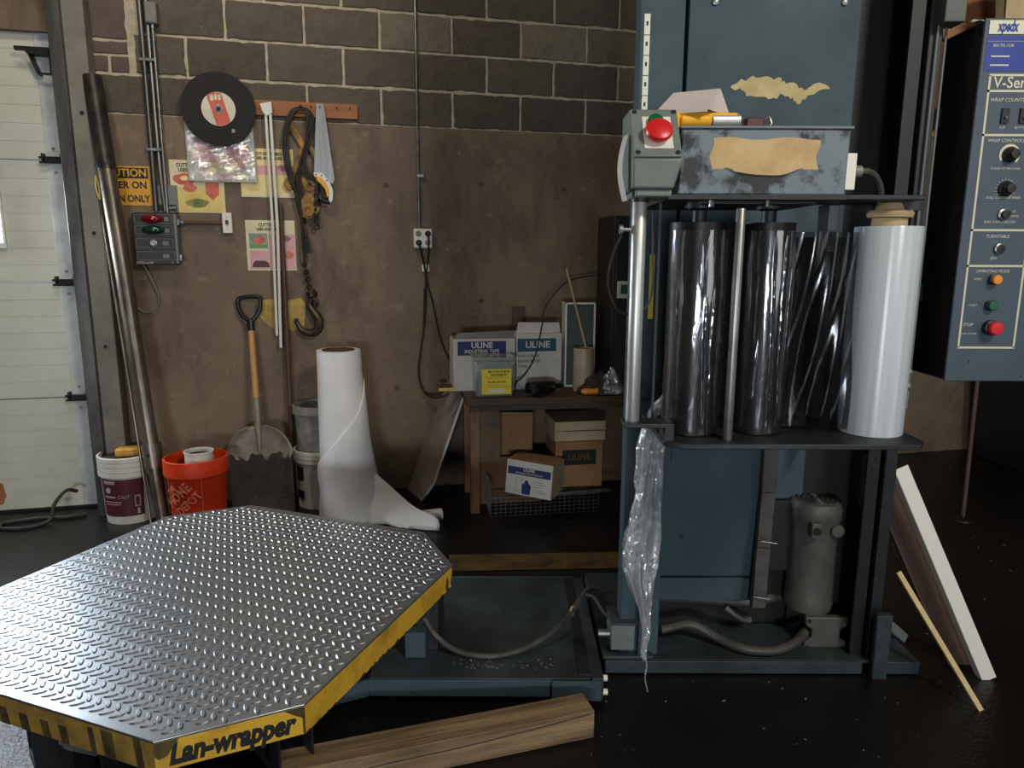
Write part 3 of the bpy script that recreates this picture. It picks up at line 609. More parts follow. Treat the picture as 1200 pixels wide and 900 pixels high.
# duplex outlet with conduit and cords
o = wthing('power_outlet', 'white four-socket outlet box below a thin conduit, with cords plugged in', 'outlet', 0, 0, 0)
MB().cyl((.607, -.02, 1.59), (.607, -.02, 3.95), .0075, n=10).build('conduit_pipe', 'galvanised', o); BX('pipe_strap', 'galvanised', o, .596, .64, -.03, -.003, 1.888, 1.905, .002)
BX('outlet_plate', 'ivory_plate', o, .570, .680, -.05, -.004, 1.482, 1.595, .008)
for x, z in ((.598, 1.566), (.652, 1.566), (.598, 1.514), (.652, 1.514)): MB().lathe([(.017, 0), (.017, .003), (.001, .003)], 16, M=Matrix.Translation((x, -.05, z)) @ RX).build('socket', 'panel_grey', o)
for x, z in ((.652, 1.566), (.598, 1.514)): MB().lathe([(.017, 0), (.016, .022), (.008, .032), (.001, .032)], 14, M=Matrix.Translation((x, -.052, z)) @ RX).build('plug', 'black_plastic', o)
BX('cord_clip', 'ivory_plate', o, .617, .662, -.03, -.004, 1.345, 1.388, .003)
MB().tube(bez([(.652, -.08, 1.566), (.655, -.07, 1.50), (.650, -.04, 1.40), (.645, -.025, 1.30), (.68, -.02, 1.15), (.72, -.02, .95), (.78, -.03, .80), (.86, -.07, .69), (.92, -.20, .655)]), .0052, 7).build('cord', 'black_cable', o)
MB().tube(bez([(.598, -.08, 1.512), (.612, -.06, 1.45), (.632, -.035, 1.37), (.640, -.02, 1.27), (.628, -.02, 1.05), (.60, -.02, .86), (.585, -.03, .72), (.62, -.05, .61), (.70, -.08, .585), (.80, -.10, .63), (.88, -.16, .665)]), .006, 7).build('cord', 'black_cable', o)
MB().tube(bez([(.630, -.02, 1.25), (.618, -.02, 1.0), (.592, -.02, .82), (.60, -.03, .64), (.69, -.06, .60), (.78, -.08, .66)]), .004, 6).build('cord', 'black_cable', o)

# ================================================================== THINGS ON THE FLOOR BY THE WALL
def lean(p0, p1):
    """rotation that takes local z onto p0->p1"""
    return Vector((0, 0, 1)).rotation_difference(Vector(p1) - Vector(p0)).to_euler()
# leaning steel pipe
b, t = Vector((-1.862, 3.60, .0)), MW @ Vector((-1.055, -.075, 2.335))
o = thing('steel_pipe', 'long steel pipe with a dark sleeve leaning on the wall between the buckets', 'pipe', b, rot=lean(b, t)); Lp = (t - b).length
MB().lathe([(.034, 0), (.034, .40), (.046, .405), (.046, .46)], 24).build('foot_tube', 'pipe_steel', o); MB().lathe([(.037, .46), (.039, 1.0), (.043, 1.90)], 24).build('tube', 'pipe_steel', o)
MB().lathe([(.048, 1.895), (.050, 1.92), (.047, 1.93), (.047, Lp)], 24).build('sleeve', 'pipe_black', o)
MB().lathe([(.047, .33), (.047, .46)], 24).build('collar', 'pipe_steel', o); MB().cyl((.0, -.046, .40), (.0, -.049, .40), .008, n=10).build('bolt_hole', 'black_iron', o)
b, t = Vector((-1.945, 3.625, 0)), MW @ Vector((-1.11, -.05, 2.26))
o = thing('thin_rod', 'thin metal rod leaning on the wall just left of the steel pipe', 'rod', b, rot=lean(b, t))
MB().cyl((0, 0, 0), (0, 0, (t - b).length), .007, n=10).build('shaft', 'pipe_steel', o); MB().tube(bez([(.006, -.01, 1.74), (.012, -.012, 1.80), (.004, -.012, 1.86), (-.006, -.01, 1.80), (.004, -.01, 1.74)]), .004, 6).build('hook_loop', 'packet_gold', o)

def bucket(o, rb, rt, h, mat, bands, rimh=.09):
    w = .004
    prof = [(rb, 0), (rb + (rt - rb) * .72, h - rimh - .012), (rt + .002, h - rimh)]
    nb = bands
    for i in range(nb):
        z = h - rimh + rimh * i / nb; z1 = h - rimh + rimh * (i + 1) / nb
        prof += [(rt + .008, z + .003), (rt + .008, z1 - .003), (rt + .002, z1)]
    prof += [(rt - w, h), (rb - w, .01), (.001, .01)]
    return MB().lathe(prof, 40, capt=False).build('body', mat, o)
# white bucket with maroon label
o = thing('white_bucket', 'white plastic bucket with a maroon label and ribbed rim by the door track', 'bucket', (-2.115, 3.765, 0), R(6))
bucket(o, .128, .143, .372, 'bucket_white', 4, .11)
def lab(u, v, r0=.1285, z0=.045, z1=.255, a0=-2.45, a1=-.72):
    a = a0 + (a1 - a0) * u; z = z0 + (z1 - z0) * v; r = r0 + .0155 * .72 * z / .26 + .0012; return (r * math.cos(a), r * math.sin(a), z)
lb = MB().grid(lab, 20, 2).build('paper_label', 'maroon_label', o)
def onlab(u0, u1, v0, v1, mat, dr=.001):
    def f(u, v):
        x, y, z = lab(u0 + (u1 - u0) * u, v0 + (v1 - v0) * v); k = 1 + dr / math.hypot(x, y); return (x * k, y * k, z)
    return MB().grid(f, 8, 1).build('label_print', mat, lb, smooth=True)
onlab(.12, .42, .87, .96, 'print_grey'); onlab(.10, .40, .50, .55, 'print_grey'); onlab(.10, .52, .38, .40, 'packet_pink'); onlab(.12, .5, .32, .335, 'packet_pink'); onlab(.80, .92, .25, .55, 'print_grey'); onlab(.82, .90, .28, .52, 'maroon_label', .002); onlab(.84, .9, .05, .2, 'print_grey')
p = lab(.24, .70); MB().lathe([(.001, 0), (.016, 0), (.016, .0015), (.001, .0015)], 18, M=Matrix.Translation((p[0] * 1.005, p[1] * 1.005, p[2])) @ Matrix.Rotation(math.atan2(p[1], p[0]) + R(90), 4, 'Z') @ RX).build('label_emblem', 'print_grey', lb)
p = lab(.58, .525); lettering('CAST', .026, 'print_grey', lb, p[0] * 1.012, p[1] * 1.012, p[2], M=Matrix.Rotation(math.atan2(p[1], p[0]) + R(90), 4, 'Z'))
MB().lathe([(.001, .345), (.138, .345), (.138, .349), (.001, .349)], 32).build('contents', 'rag_dark', o)
MB().tube([(.146 * math.cos(a), .146 * math.sin(a) - .0, .30 - .10 * max(0, math.sin((a + 2.9) / 2.7 * math.pi)) * 0) for a in [R(-190 + i * 8) for i in range(24)]], .002, 6).build('wire_handle', 'galvanised', o)
o = thing('sponge', 'yellow sponge on the contents of the white bucket', 'sponge', (-2.10, 3.765, .35), .25)
BX('foam', 'sponge', o, -.07, .08, -.03, .05, 0, .045, .008)
# orange bucket with faded logo
o = thing('orange_bucket', 'orange plastic bucket with a faded white square logo', 'bucket', (-1.665, 3.60, 0), R(0))
bucket(o, .130, .152, .40, 'bucket_orange', 1, .085)
MB().lathe([(.001, .305), (.143, .305), (.143, .312), (.001, .312)], 36).build('contents', 'rag_dark', o)
class _c:
    pass
def wrap_cyl(o, r0, taper, ang0):
    """bend a flat print (x, z) around the bucket"""
    for v in o.data.vertices:
        r = r0 + taper * v.co.z + .0015 - v.co.y * .2; a = ang0 + v.co.x / r0; z = v.co.z
        v.co = (r * math.cos(a), r * math.sin(a), z)
M45 = Matrix.Rotation(R(-45), 4, 'Y')
for txt, sz, dx, dz in (('THE', .036, -.048, .040), ('HOME', .070, -.012, .014), ('DEPOT', .058, .036, -.030)):
    q = lettering(txt, sz, 'logo_faded', o, dx, 0, .215 + dz, M=M45, bold=.002, sx=.8); wrap_cyl(q, .141, .058, R(-99))
q = frame_rect('logo_frame', 'logo_faded', o, -.098, .098, .118, .315, 0, .0022); wrap_cyl(q, .1405, .058, R(-99))
o = thing('paint_can', 'small open paint can with green and white label inside the orange bucket', 'can', (-1.635, 3.575, .313))
MB().lathe([(.070, 0), (.070, .115), (.074, .117), (.074, .122), (.066, .122), (.064, .10), (.001, .10)], 32, capt=False).build('tin', 'bucket_white', o)
MB().lathe([(.0708, .004), (.0708, .045)], 32, capb=False, capt=False).build('label_band', 'can_green', o); MB().lathe([(.001, 0), (.024, 0), (.024, .002), (.001, .002)], 20, M=Matrix.Translation((0, -.0712, .04)) @ RX).build('label_emblem', 'panel_grey', o)
MB().lathe([(.001, .1015), (.0645, .1015)], 24, capb=False, capt=False).build('residue', 'rag_dark', o)
# shovel
b, t = Vector((-1.392, 3.80, .0)), Vector((-1.492, 4.03, 1.215))
o = thing('shovel', 'scoop shovel with wooden shaft and black D-grip leaning on the wall', 'shovel', b, rot=lean(b, t))
def bl(u, v):
    z = .50 * v; w = .176 if z < .33 else .176 * math.sqrt(max(0, 1 - ((z - .33) / .175) ** 2)) + .012
    x = (2 * u - 1) * w; e = abs(2 * u - 1)
    return (x, .03 * (1 - e ** 3) * min(1, z * 6 + .4) - .012 - .02 * max(0, (z - .36) / .14), z)
MB().grid(bl, 18, 22).build('blade', 'shovel_steel', o, solid=.004)
def tar(u, v):
    x, y, z = bl(u, v * (.66 + .035 * math.sin(19 * u) + .02 * math.sin(41 * u))); return (x, y - .0028, z)
MB().grid(tar, 36, 14).build('tar_crust', 'rag_dark', o)
MB().lathe([(.012, .42), (.020, .47), (.019, .62), (.017, .66)], 18).build('socket', 'shovel_steel', o); MB().cyl((0, -.004, .36), (0, .0, .48), .007, .018, n=12).build('rib', 'shovel_steel', o)
MB().lathe([(.0165, .64), (.018, .80), (.017, 1.06)], 18).build('shaft', 'wood_handle', o)
g = MB(); g.lathe([(.020, 1.04), (.022, 1.07), (.020, 1.10)], 18); g.tube(bez([(0, 0, 1.09), (.02, 0, 1.105), (.055, 0, 1.15), (.064, 0, 1.20), (.055, 0, 1.225), (0, 0, 1.232), (-.055, 0, 1.225), (-.064, 0, 1.20), (-.055, 0, 1.15), (-.02, 0, 1.105), (0, 0, 1.09)]), .012, 10)
g.build('grip', 'black_plastic', o)
# dark brown stick
b, t = MW @ Vector((-.172, -.10, 0)), MW @ Vector((-.168, -.03, 1.72))
o = thing('brown_stick', 'dark brown wooden stick standing against the wall behind the shovel', 'stick', b, rot=lean(b, t)); MB().lathe([(.013, 0), (.014, .9), (.012, (t - b).length)], 14).build('shaft', 'brown_stick', o)
# stacked white pails half hidden by the foam roll
o = thing('white_pail', 'white pail with small black label behind the tall foam roll', 'bucket', (-1.125, 4.0, 0)); bucket(o, .125, .138, .34, 'bucket_white', 3, .07)
for z0, z1, mt in ((.17, .25, 'print_black'), (.06, .11, 'print_black')): MB().grid(lambda u, v: (.1345 * math.cos(-2.55 + .5 * u), .1345 * math.sin(-2.55 + .5 * u), z0 + (z1 - z0) * v), 6, 1).build('label_print', mt, o)
o = thing('grey_pail', 'translucent grey pail stacked in the white pail behind the foam roll', 'bucket', (-1.125, 4.0, .27)); bucket(o, .118, .132, .33, 'clear_side', 1, .05)

# tall white foam roll with its loose tail
o = thing('foam_roll', 'tall roll of white foam sheet standing by the wall, loosely wrapped', 'roll', (-.945, 3.82, 0))
HT = .932
def fr(u, v, d=0.):
    a = 2 * math.pi * u; z = HT * v; w = 1 - v
    rx = .118 + .052 * w ** 1.6; ry = .118 + .030 * w; cx = .052 * w ** 1.3; cy = -.04 * w
    rip = (1 + .018 * math.sin(3 * a + 7 * v) + .012 * math.sin(7 * a - 11 * v) * w)
    k = 1 + d / .14
    return (cx + rx * rip * k * math.cos(a), cy + ry * rip * k * math.sin(a), z + (-.0 if v > .02 else .006 * math.sin(5 * a) + .006))
MB().grid(lambda u, v: fr(u, v), 48, 30, wrap=True).build('wound_sheet', 'foam_white', o)
def layer(u, v):
    # outer turn: its free edge spirals from the upper right down to the lower left
    a = 2 * math.pi * u; ang = (a % (2 * math.pi))
    t = 1 - abs(((u + .0) % 1))                     # 1 at right side going clockwise to 0
    top = .84 - .62 * min(1, (1 - u) / .56) ** .8 if u > .44 else .22
    return fr(u, (v * top), .010 + .004 * math.sin(9 * v))
MB().grid(lambda u, v: layer(.46 + .54 * u, v), 40, 24).build('outer_turn', 'foam_white', o, solid=.003)
MB().lathe([(.085, HT - .02), (.118, HT + .001), (.112, HT + .004), (.088, HT + .002), (.085, HT - .25), (.001, HT - .25)], 40, capb=False, capt=False).build('end_turns', 'foam_white', o)
MB().lathe([(.087, HT - .2), (.087, HT + .006), (.083, HT + .006), (.083, HT - .2)], 36, capb=False, capt=False).build('cardboard_core', 'cardboard_core', o)
def tail(u, v):
    # a folded sheet: front foot line, two crease lines, ridge, back foot line
    L0 = [((.16, -.17, .004), (.56, -.265, .004)), ((.17, -.16, .06), (.565, -.26, .03)), ((.17, -.10, .16), (.555, -.24, .058)), ((.14, -.05, .30), (.54, -.215, .064)), ((.15, .0, .14), (.55, -.19, .045)), ((.15, .04, .004), (.56, -.18, .004))]
    k = min(4, int(u * 5)); f = u * 5 - k; a = Vector(L0[k][0]).lerp(Vector(L0[k][1]), v); b = Vector(L0[k + 1][0]).lerp(Vector(L0[k + 1][1]), v)
    p = a.lerp(b, f); sag = -.035 * math.sin(math.pi * v) * (p.z > .03); w = .010 * math.sin(11 * u + 5 * v) * math.sin(math.pi * v)
    return (p.x, p.y + w, max(.003, p.z + sag + w))
MB().grid(tail, 15, 18).build('loose_tail', 'foam_white', o, solid=.004)
MB().lathe([(.004, 0), (.030, 0), (.034, .004), (.034, .12), (.030, .124), (.004, .124)], 24, M=Matrix.Translation((.445, -.145, .036)) @ Matrix.Rotation(R(20), 4, 'Z') @ Matrix.Rotation(R(90), 4, 'Y')).build('rolled_end', 'foam_white', o)

# ================================================================== WORKBENCH AND WHAT IS ON AND UNDER IT
BT = .672
bench = thing('workbench', 'low wooden workbench against the wall behind the wrapping machine', 'workbench', (-.245, 3.76, 0), .165)
BX('bench_top', 'bench_wood', bench, 0, 1.5, 0, .485, BT - .04, BT, .004); BX('apron', 'bench_wood', bench, .02, 1.48, .03, .05, BT - .075, BT - .04, .002)
for x, y in ((.025, .05), (1.42, .05), (.025, .42), (1.42, .42)): BX('leg', 'bench_leg_wood', bench, x, x + .05, y, y + .05, 0, BT - .04, .003)
BX('side_panel', 'bench_panel', bench, .075, .19, .055, .065, .30, BT - .06)
BX('back_panel', 'bench_panel', bench, .08, 1.42, .46, .475, .02, BT - .05)
def on(x, y, z=BT): return bench_m @ Vector((x, y, z))
bench_m = Matrix.Translation((-.245, 3.76, 0)) @ Matrix.Rotation(.165, 4, 'Z')
# leaning board at the bench's left end
o = thing('leaning_board', 'grey brown board leaning against the left end of the workbench', 'board', (-.50, 3.97, .0), .50)
ang = math.atan2(.27, .69)
MBd = Matrix.Rotation(ang, 4, 'Y') @ Matrix.Rotation(R(90), 4, 'Z')
pl = [(.07, .0), (0, .13), (0, .735), (.30, .735), (.30, .0)]
MB().prism(pl, -.006, .006, MBd).build('panel', 'board_grey', o, smooth=False)
ed = MB(); ed.prism([(-.004, .13), (.0, .13), (.0, .735), (-.004, .735)], -.0065, .0065, MBd); ed.prism([(.068, -.003), (.07, 0), (.0, .13), (-.004, .128)], -.0065, .0065, MBd); ed.build('edge_strip', 'paper_white', o, smooth=False)
# knife on the bench corner
o = thing('utility_knife', 'brass coloured utility knife on the left corner of the workbench', 'knife', on(-.045, .27), .25); BX('handle', 'packet_gold', o, -.09, .03, -.012, .012, 0, .018, .004); BX('blade', 'galvanised', o, .03, .08, -.009, .009, .006, .009)
o = thing('steel_tray', 'small dark steel piece beside the brass knife on the workbench', 'tool', on(-.03, .36), .2); BX('body', 'brown_stick', o, -.11, .06, -.03, .02, 0, .022, .003)
# cartons on the bench
def carton(name, label, loc, rz, w, d, h, mat, side=None):
    o = thing(name, label, 'box', loc, rz); MB().box(-w / 2, w / 2, 0, d, 0, h).build('carton', mat, o, bevel=.003); return o
o = carton('tape_carton', 'white carton with navy panel and industrial tape lettering, on the workbench', on(.13, .25), .19, .36, .20, .30, 'carton_white')
o2 = o
BX('print_panel', 'carton_blue', o, -.155, .125, -.0012, 0, .207, .287); lettering('ULINE', .046, 'print_white', o, -.015, -.0018, .263, bold=.0012); lettering('INDUSTRIAL TAPE', .028, 'print_white', o, -.015, -.0018, .229, bold=.0006, fit=.2)
fl = MB(); fl.prism([(-.17, .302), (.17, .302), (.18, .345), (-.155, .335)], .012, .016); fl.build('flap', 'panel_grey', o, smooth=False)
BX('open_top', 'cardboard', o, -.172, .172, .01, .19, .285, .302)
o = carton('tape_carton', 'white carton with teal panel reading save a buck, on the workbench', on(.452, .26), .19, .27, .20, .325, 'carton_white')
BX('print_panel', 'carton_teal', o, -.13, .10, -.0012, 0, .222, .297); lettering('ULINE', .054, 'print_white', o, -.01, -.0018, .260, bold=.0014)
lettering('SAVE A BUCK', .024, 'print_black', o, -.128, -.0016, .196, align='LEFT', fit=.13); lettering('REINFORCED', .024, 'print_black', o, -.128, -.0016, .166, align='LEFT', fit=.13); lettering('TAPE', .024, 'print_black', o, -.128, -.0016, .136, align='LEFT')
MB().prism([(-.132, .326), (.132, .326), (.125, .385), (-.12, .39)], .03, .034).build('flap', 'carton_white', o, smooth=False)
# plastic tub with yellow label
o = thing('screw_tub', 'clear plastic tub with a bright yellow label at the bench edge', 'tub', on(.16, .05), .165)
def tubm(w0, w1, d, h): return [(-w0 / 2, 0, 0), (w0 / 2, 0, 0), (w0 / 2, d, 0), (-w0 / 2, d, 0), (-w1 / 2, -.008, h), (w1 / 2, -.008, h), (w1 / 2, d + .008, h), (-w1 / 2, d + .008, h)]
BF = [(0, 3, 2, 1), (4, 5, 6, 7), (0, 1, 5, 4), (1, 2, 6, 5), (2, 3, 7, 6), (3, 0, 4, 7)]
MB().add(tubm(.205, .22, .16, .205), BF).build('tub', 'tub_plastic', o, bevel=.012); MB().box(-.09, .09, .01, .145, .005, .12).build('contents', 'rag_dark', o, bevel=.01)
BX('lid', 'clear_tub', o, -.118, .118, -.016, .178, .20, .222, .006)
BX('yellow_label', 'label_yellow', o, -.072, .092, -.0075, -.0055, .018, .158)
lettering('M 7-1/2 X 3/16', .017, 'print_black', o, .022, -.0082, .143, bold=.0006, fit=.115); lettering('ROD CONNECTOR', .012, 'print_black', o, .022, -.0082, .126, bold=.0004, fit=.09); lettering('50 LBS  5.0 X 30', .012, 'print_black', o, .01, -.0082, .086, bold=.0004, fit=.10)
for i in range(4): BX('label_print', 'print_black', o, -.05, .08 - .03 * (i % 2), -.0082, -.0076, .058 + i * .010 + (0 if i < 2 else .03), .0592 + i * .010 + (0 if i < 2 else .03))
BX('label_print', 'paper_white', o, -.03, .055, -.0084, -.0076, .028, .045)
# power tool and cord on the bench
o = thing('power_drill', 'black corded power tool lying on the workbench beside the tub', 'power tool', on(.44, .10), .5)
MB().lathe([(.02, -.10), (.035, -.095), (.038, .02), (.032, .07), (.018, .08), (.014, .12), (.004, .12)], 18, M=Matrix.Translation((0, 0, .04)) @ Matrix.Rotation(R(90), 4, 'Y')).build('body', 'black_plastic', o)
MB().tube(bez([(-.05, 0, .04), (-.08, -.03, .05), (-.10, -.08, .05), (-.11, -.12, .03)]), .02, 10).build('grip', 'black_plastic', o)
MB().cyl((.05, -.034, .045), (.05, -.04, .045), .010, n=10).build('switch', 'galvanised', o)
MB().tube(bez([(-.11, -.11, .03), (-.17, -.04, .02), (-.15, .05, .06), (-.06, .10, .10), (.02, .12, .20), (.08, .15, .36), (.12, .17, .48), (.26, .16, .62), (.48, .15, .66)]), .0045, 6).build('cord', 'black_cable', o)
# framed pane, tan canister, stick, rags
o = thing('glass_pane', 'small white framed glass pane standing on the workbench behind the tan canister', 'frame', on(.705, .30), .1)
frame_rect('frame', 'white_enamel', o, -.09, .09, 0, .50, 0, .010); fr_ = MB(); fr_.box(-.09, -.082, 0, .12, 0, .50); fr_.box(.082, .09, 0, .02, 0, .5); fr_.box(-.09, .09, 0, .02, .492, .5); fr_.build('frame_side', 'white_enamel', o, smooth=False)
BX('pane', 'glass_pale', o, -.08, .08, .006, .010, .01, .49)
o = thing('tan_canister', 'tan cylindrical canister holding a stick on the workbench', 'canister', on(.695, .17)); MB().lathe([(.058, 0), (.06, .01), (.06, .245), (.056, .25), (.052, .25), (.05, .22), (.001, .22)], 28, capt=False).build('tin', 'tan_can', o)
b, t = on(.715, .17, BT + .224), on(.60, .24, BT + .70)
o = thing('stir_stick', 'pale wooden stick standing in the tan canister', 'stick', b, rot=lean(b, t)); MB().cyl((0, 0, 0), (0, 0, (t - b).length), .0068, n=10).build('shaft', 'core_tan', o)
o = thing('rag_heap', 'crumpled dark rag and plastic on the workbench by the canister', 'rag', on(.77, .08))
def heap(u, v):
    a = 2 * math.pi * u; r = .11 * (1 - v ** 1.4); return (r * math.cos(a) * 1.25 + rnd.uniform(-.008, .008), r * math.sin(a) * .7 + rnd.uniform(-.008, .008), .10 * v * (1 + .3 * math.sin(5 * a)) + rnd.uniform(0, .012))
MB().grid(heap, 22, 8, wrap=True).build('rag', 'rag_dark', o); MB().grid(lambda u, v: (lambda p: (p[0] * .6 + .06, p[1] * .6 - .03, p[2] * 1.15 + .0))(heap(u, v)), 20, 8, wrap=True).build('plastic', 'shrink_bag', o)
o = thing('scraper', 'orange handled scraper lying on the front of the workbench', 'tool', on(.70, .035), .1); MB().lathe([(.010, 0), (.019, .02), (.017, .05), (.020, .09), (.012, .10)], 14, M=Matrix.Translation((-.05, 0, .02)) @ Matrix.Rotation(R(90), 4, 'Y')).build('handle', 'orange_button', o); BX('blade', 'wood_handle', o, .05, .13, -.012, .012, .015, .020)
# black cabinet against the wall
o = thing('black_cabinet', 'black steel cabinet in the shadow on the right end of the workbench', 'cabinet', on(.845, .13), .165)
BX('body', 'black_cabinet', o, 0, .62, 0, .33, 0, .99, .006); BX('door', 'black_cabinet', o, .012, .608, -.012, 0, .02, .97, .004)
tg = BX('label_plate', 'paper_white', o, .02, .15, -.017, -.012, .535, .63, .002); BX('label_print', 'can_green', tg, .04, .14, -.0185, -.017, .56, .612); BX('label_print', 'panel_grey', tg, .10, .13, -.0192, -.0185, .575, .60)
# below the bench
o = carton('cardboard_carton', 'brown open carton under the workbench behind the white box', on(.245, .22, .29), .165, .33, .2, .235, 'cardboard')
MB().prism([(-.165, .236), (.165, .236), (.16, .25), (-.15, .262)], 0, .004).build('flap', 'cardboard', o, smooth=False)
o = carton('support_crate', 'dark crate under the workbench holding the brown open carton', on(.26, .20, 0), .165, .40, .24, .285, 'cardboard_dark')
o = carton('lidded_carton', 'brown carton with lid and dark printed panel under the workbench', on(.66, .09, .11), .165, .28, .26, .28, 'cardboard')
BX('print_panel', 'print_black', o, -.10, .10, -.0015, 0, .14, .23); lettering('ULINE', .05, 'cardboard_dark', o, 0, -.002, .185, fit=.13)
ld = MB(); ld.box(-.15, .15, -.012, .27, .285, .345); ld.box(-.15, .15, -.012, .27, .345, .40); ld.build('lid', 'carton_tan', o, bevel=.004); BX('lid_gap', 'print_black', o, -.10, .14, -.0128, -.011, .343, .347)
# white carton (jug) tipped on the wire crate
o = carton('jug_carton', 'white box with navy band and a jug picture, tilted under the workbench', on(.30, -.085, .085), 0., .0001, .0001, .0001, 'carton_white')
for c in list(o.children): bpy.data.objects.remove(c)
o.location = on(.325, -.075, .142); o.rotation_euler = (R(-3), R(3), -.38)
MB().box(-.135, .135, 0, .20, -.01, .185).build('carton', 'carton_white', o, bevel=.003)
BX('carton_top', 'cardboard', o, -.134, .134, .001, .199, .184, .1865); BX('carton_end', 'carton_tan', o, .1345, .1365, .002, .198, -.008, .184)
BX('print_panel', 'carton_blue', o, -.125, .125, -.0012, 0, .105, .148); lettering('ULINE', .024, 'print_white', o, 0, -.0018, .137, bold=.0006); lettering('ONE JUG POUR SPOUT', .015, 'print_white', o, 0, -.0018, .116, fit=.16)
MB().prism([(-.035, .0), (.012, .0), (.016, .05), (.0, .066), (-.004, .08), (-.018, .08), (-.022, .066), (-.038, .05)], -.0018, 0).build('jug_picture', 'carton_blue', o, smooth=False)
for i in range(5): BX('label_print', 'print_grey', o, .03, .10 - .012 * (i % 3), -.0016, 0, .018 + i * .015, .0215 + i * .015)
frame_rect('picture_frame', 'print_grey', o, -.075, -.034, .012, .09, 0, .002)
# wire crate
o = thing('wire_crate', 'low wire mesh crate under the workbench beneath the tilted white box', 'crate', on(.13, -.01, 0), .165)
def mesh_wall(nm, x0, x1, z0, z1, y, nx, nz, M=None):
    m = MB()
    for i in range(nx + 1): x = x0 + (x1 - x0) * i / nx; m.box(x - .0012, x + .0012, y - .0012, y + .0012, z0, z1, M)
    for i in range(nz + 1): z = z0 + (z1 - z0) * i / nz; m.box(x0, x1, y - .0012, y + .0012, z - .0012, z + .0012, M)
    return m.build(nm, 'galvanised', o, smooth=False)
mesh_wall('front_mesh', 0, .62, .0, .11, 0, 22, 5); mesh_wall('side_mesh', 0, .28, .0, .20, 0, 10, 8, Matrix.Rotation(R(90), 4, 'Z')); mesh_wall('back_mesh', 0, .62, .0, .11, .28, 22, 5)
m = MB(); m.box(0, .62, -.006, .006, .108, .116); m.box(0, .62, .274, .286, .108, .116); m.build('rail', 'galvanised', o, smooth=False)
o = thing('metal_strip', 'bright metal strip poking out under the workbench by the lidded carton', 'strip', on(.62, -.02, .118), .2); BX('strip', 'galvanised', o, -.17, .20, -.012, .012, 0, .012, .002)

# ================================================================== STRETCH WRAPPING MACHINE: MAST
mast = thing('wrapper_mast', 'tall blue grey mast and base of the stretch wrapping machine', 'machine', (.33, 2.26, 0))
def P(nm, mat, x0, x1, y0, y1, z0, z1, bevel=.002, par=None):
    """part of the mast given in room coordinates"""
    return BX(nm, mat, par or mast, x0 - .33, x1 - .33, y0 - 2.26, y1 - 2.26, z0, z1, bevel)
m = MB(); m.box(0, .90, 0, .012, .006, .052); m.box(0, 1.10, .012, .70, .040, .052); m.box(.98, 1.10, 0, .012, .006, .052); m.box(0, .01, .012, .7, 0, .04); m.box(1.09, 1.10, .012, .7, 0, .04)
m.build('base_frame', 'grimy_blue', mast, bevel=.002)
# left post: folded channel
m = MB(); m.box(.055, .19, .045, .051, .052, 3.4); m.box(.055, .061, .051, .13, .052, 3.4); m.box(.184, .19, .051, .30, .052, 3.4)
post = m.build('post', 'machine_blue', mast, bevel=.002)
m = MB(); m.box(.912, .922, .045, .30, .052, 3.4); m.box(.872, .922, .045, .055, .052, 3.4); post2 = m.build('post', 'machine_black', mast, bevel=.002)
m = MB(); m.box(.922, .975, -.02, -.014, .008, .24); m.box(.927, .933, .04, .40, .052, 3.4); m.box(.927, .968, .04, .046, .052, 3.4); m.box(.964, .970, .04, .10, .052, 3.4); m.build('post', 'machine_dark', mast, bevel=.002)
MB().cyl((.985, .05, .95), (.985, .05, 3.4), .004, n=10).build('guide_rod', 'machine_grey', mast); MB().cyl((.948, .03, .95), (.948, .03, 3.4), .0035, n=10).build('guide_rod', 'machine_grey', mast)
P('top_bracket', 'motor_grey', 1.272, 1.335, 2.25, 2.32, 2.13, 2.25, .003)
P('post_foot', 'grimy_blue', 1.255, 1.305, 2.236, 2.262, .0, .24, .002)
# upper cover
P('cover_panel', 'machine_blue', .53, 1.048, 2.30, 2.34, 1.02, 3.4, .003); P('cover_fold', 'machine_blue', .452, .524, 2.33, 2.36, 1.02, 3.4, .003)
P('inner_panel', 'machine_black', 1.05, 1.255, 2.50, 2.52, .052, 3.4); P('inner_panel', 'machine_black', .50, 1.26, 2.62, 2.64, .052, 3.4); P('side_panel', 'machine_black', 1.048, 1.06, 2.34, 2.62, .8, 3.4)
for x in (.606, .995): MB().lathe([(.010, 0), (.010, .006), (.004, .008), (.001, .008)], 8, M=Matrix.Translation((x - .33, .04, 2.197)) @ RX).build('bolt', 'galvanised', mast)
# slotted rule on the left post
st = P('slot_strip', 'ivory_plate', .396, .414, 2.303, 2.306, 1.87, 2.165, .0005)
for i in range(5): P('slot', 'print_black', .402, .408, 2.3022, 2.303, 1.90 + i * .058, 1.912 + i * .058, 0, st)
for i in range(4): P('seam', 'print_black', .396, .414, 2.3022, 2.303, 1.93 + i * .058, 1.932 + i * .058, 0, st)
P('side_label', 'label_yellow', .440, .456, 2.302, 2.3045, 1.245, 1.45, 0)
P('paint_scrape', 'rule_cream', .459, .470, 2.3285, 2.3299, 1.86, 2.01, 0)
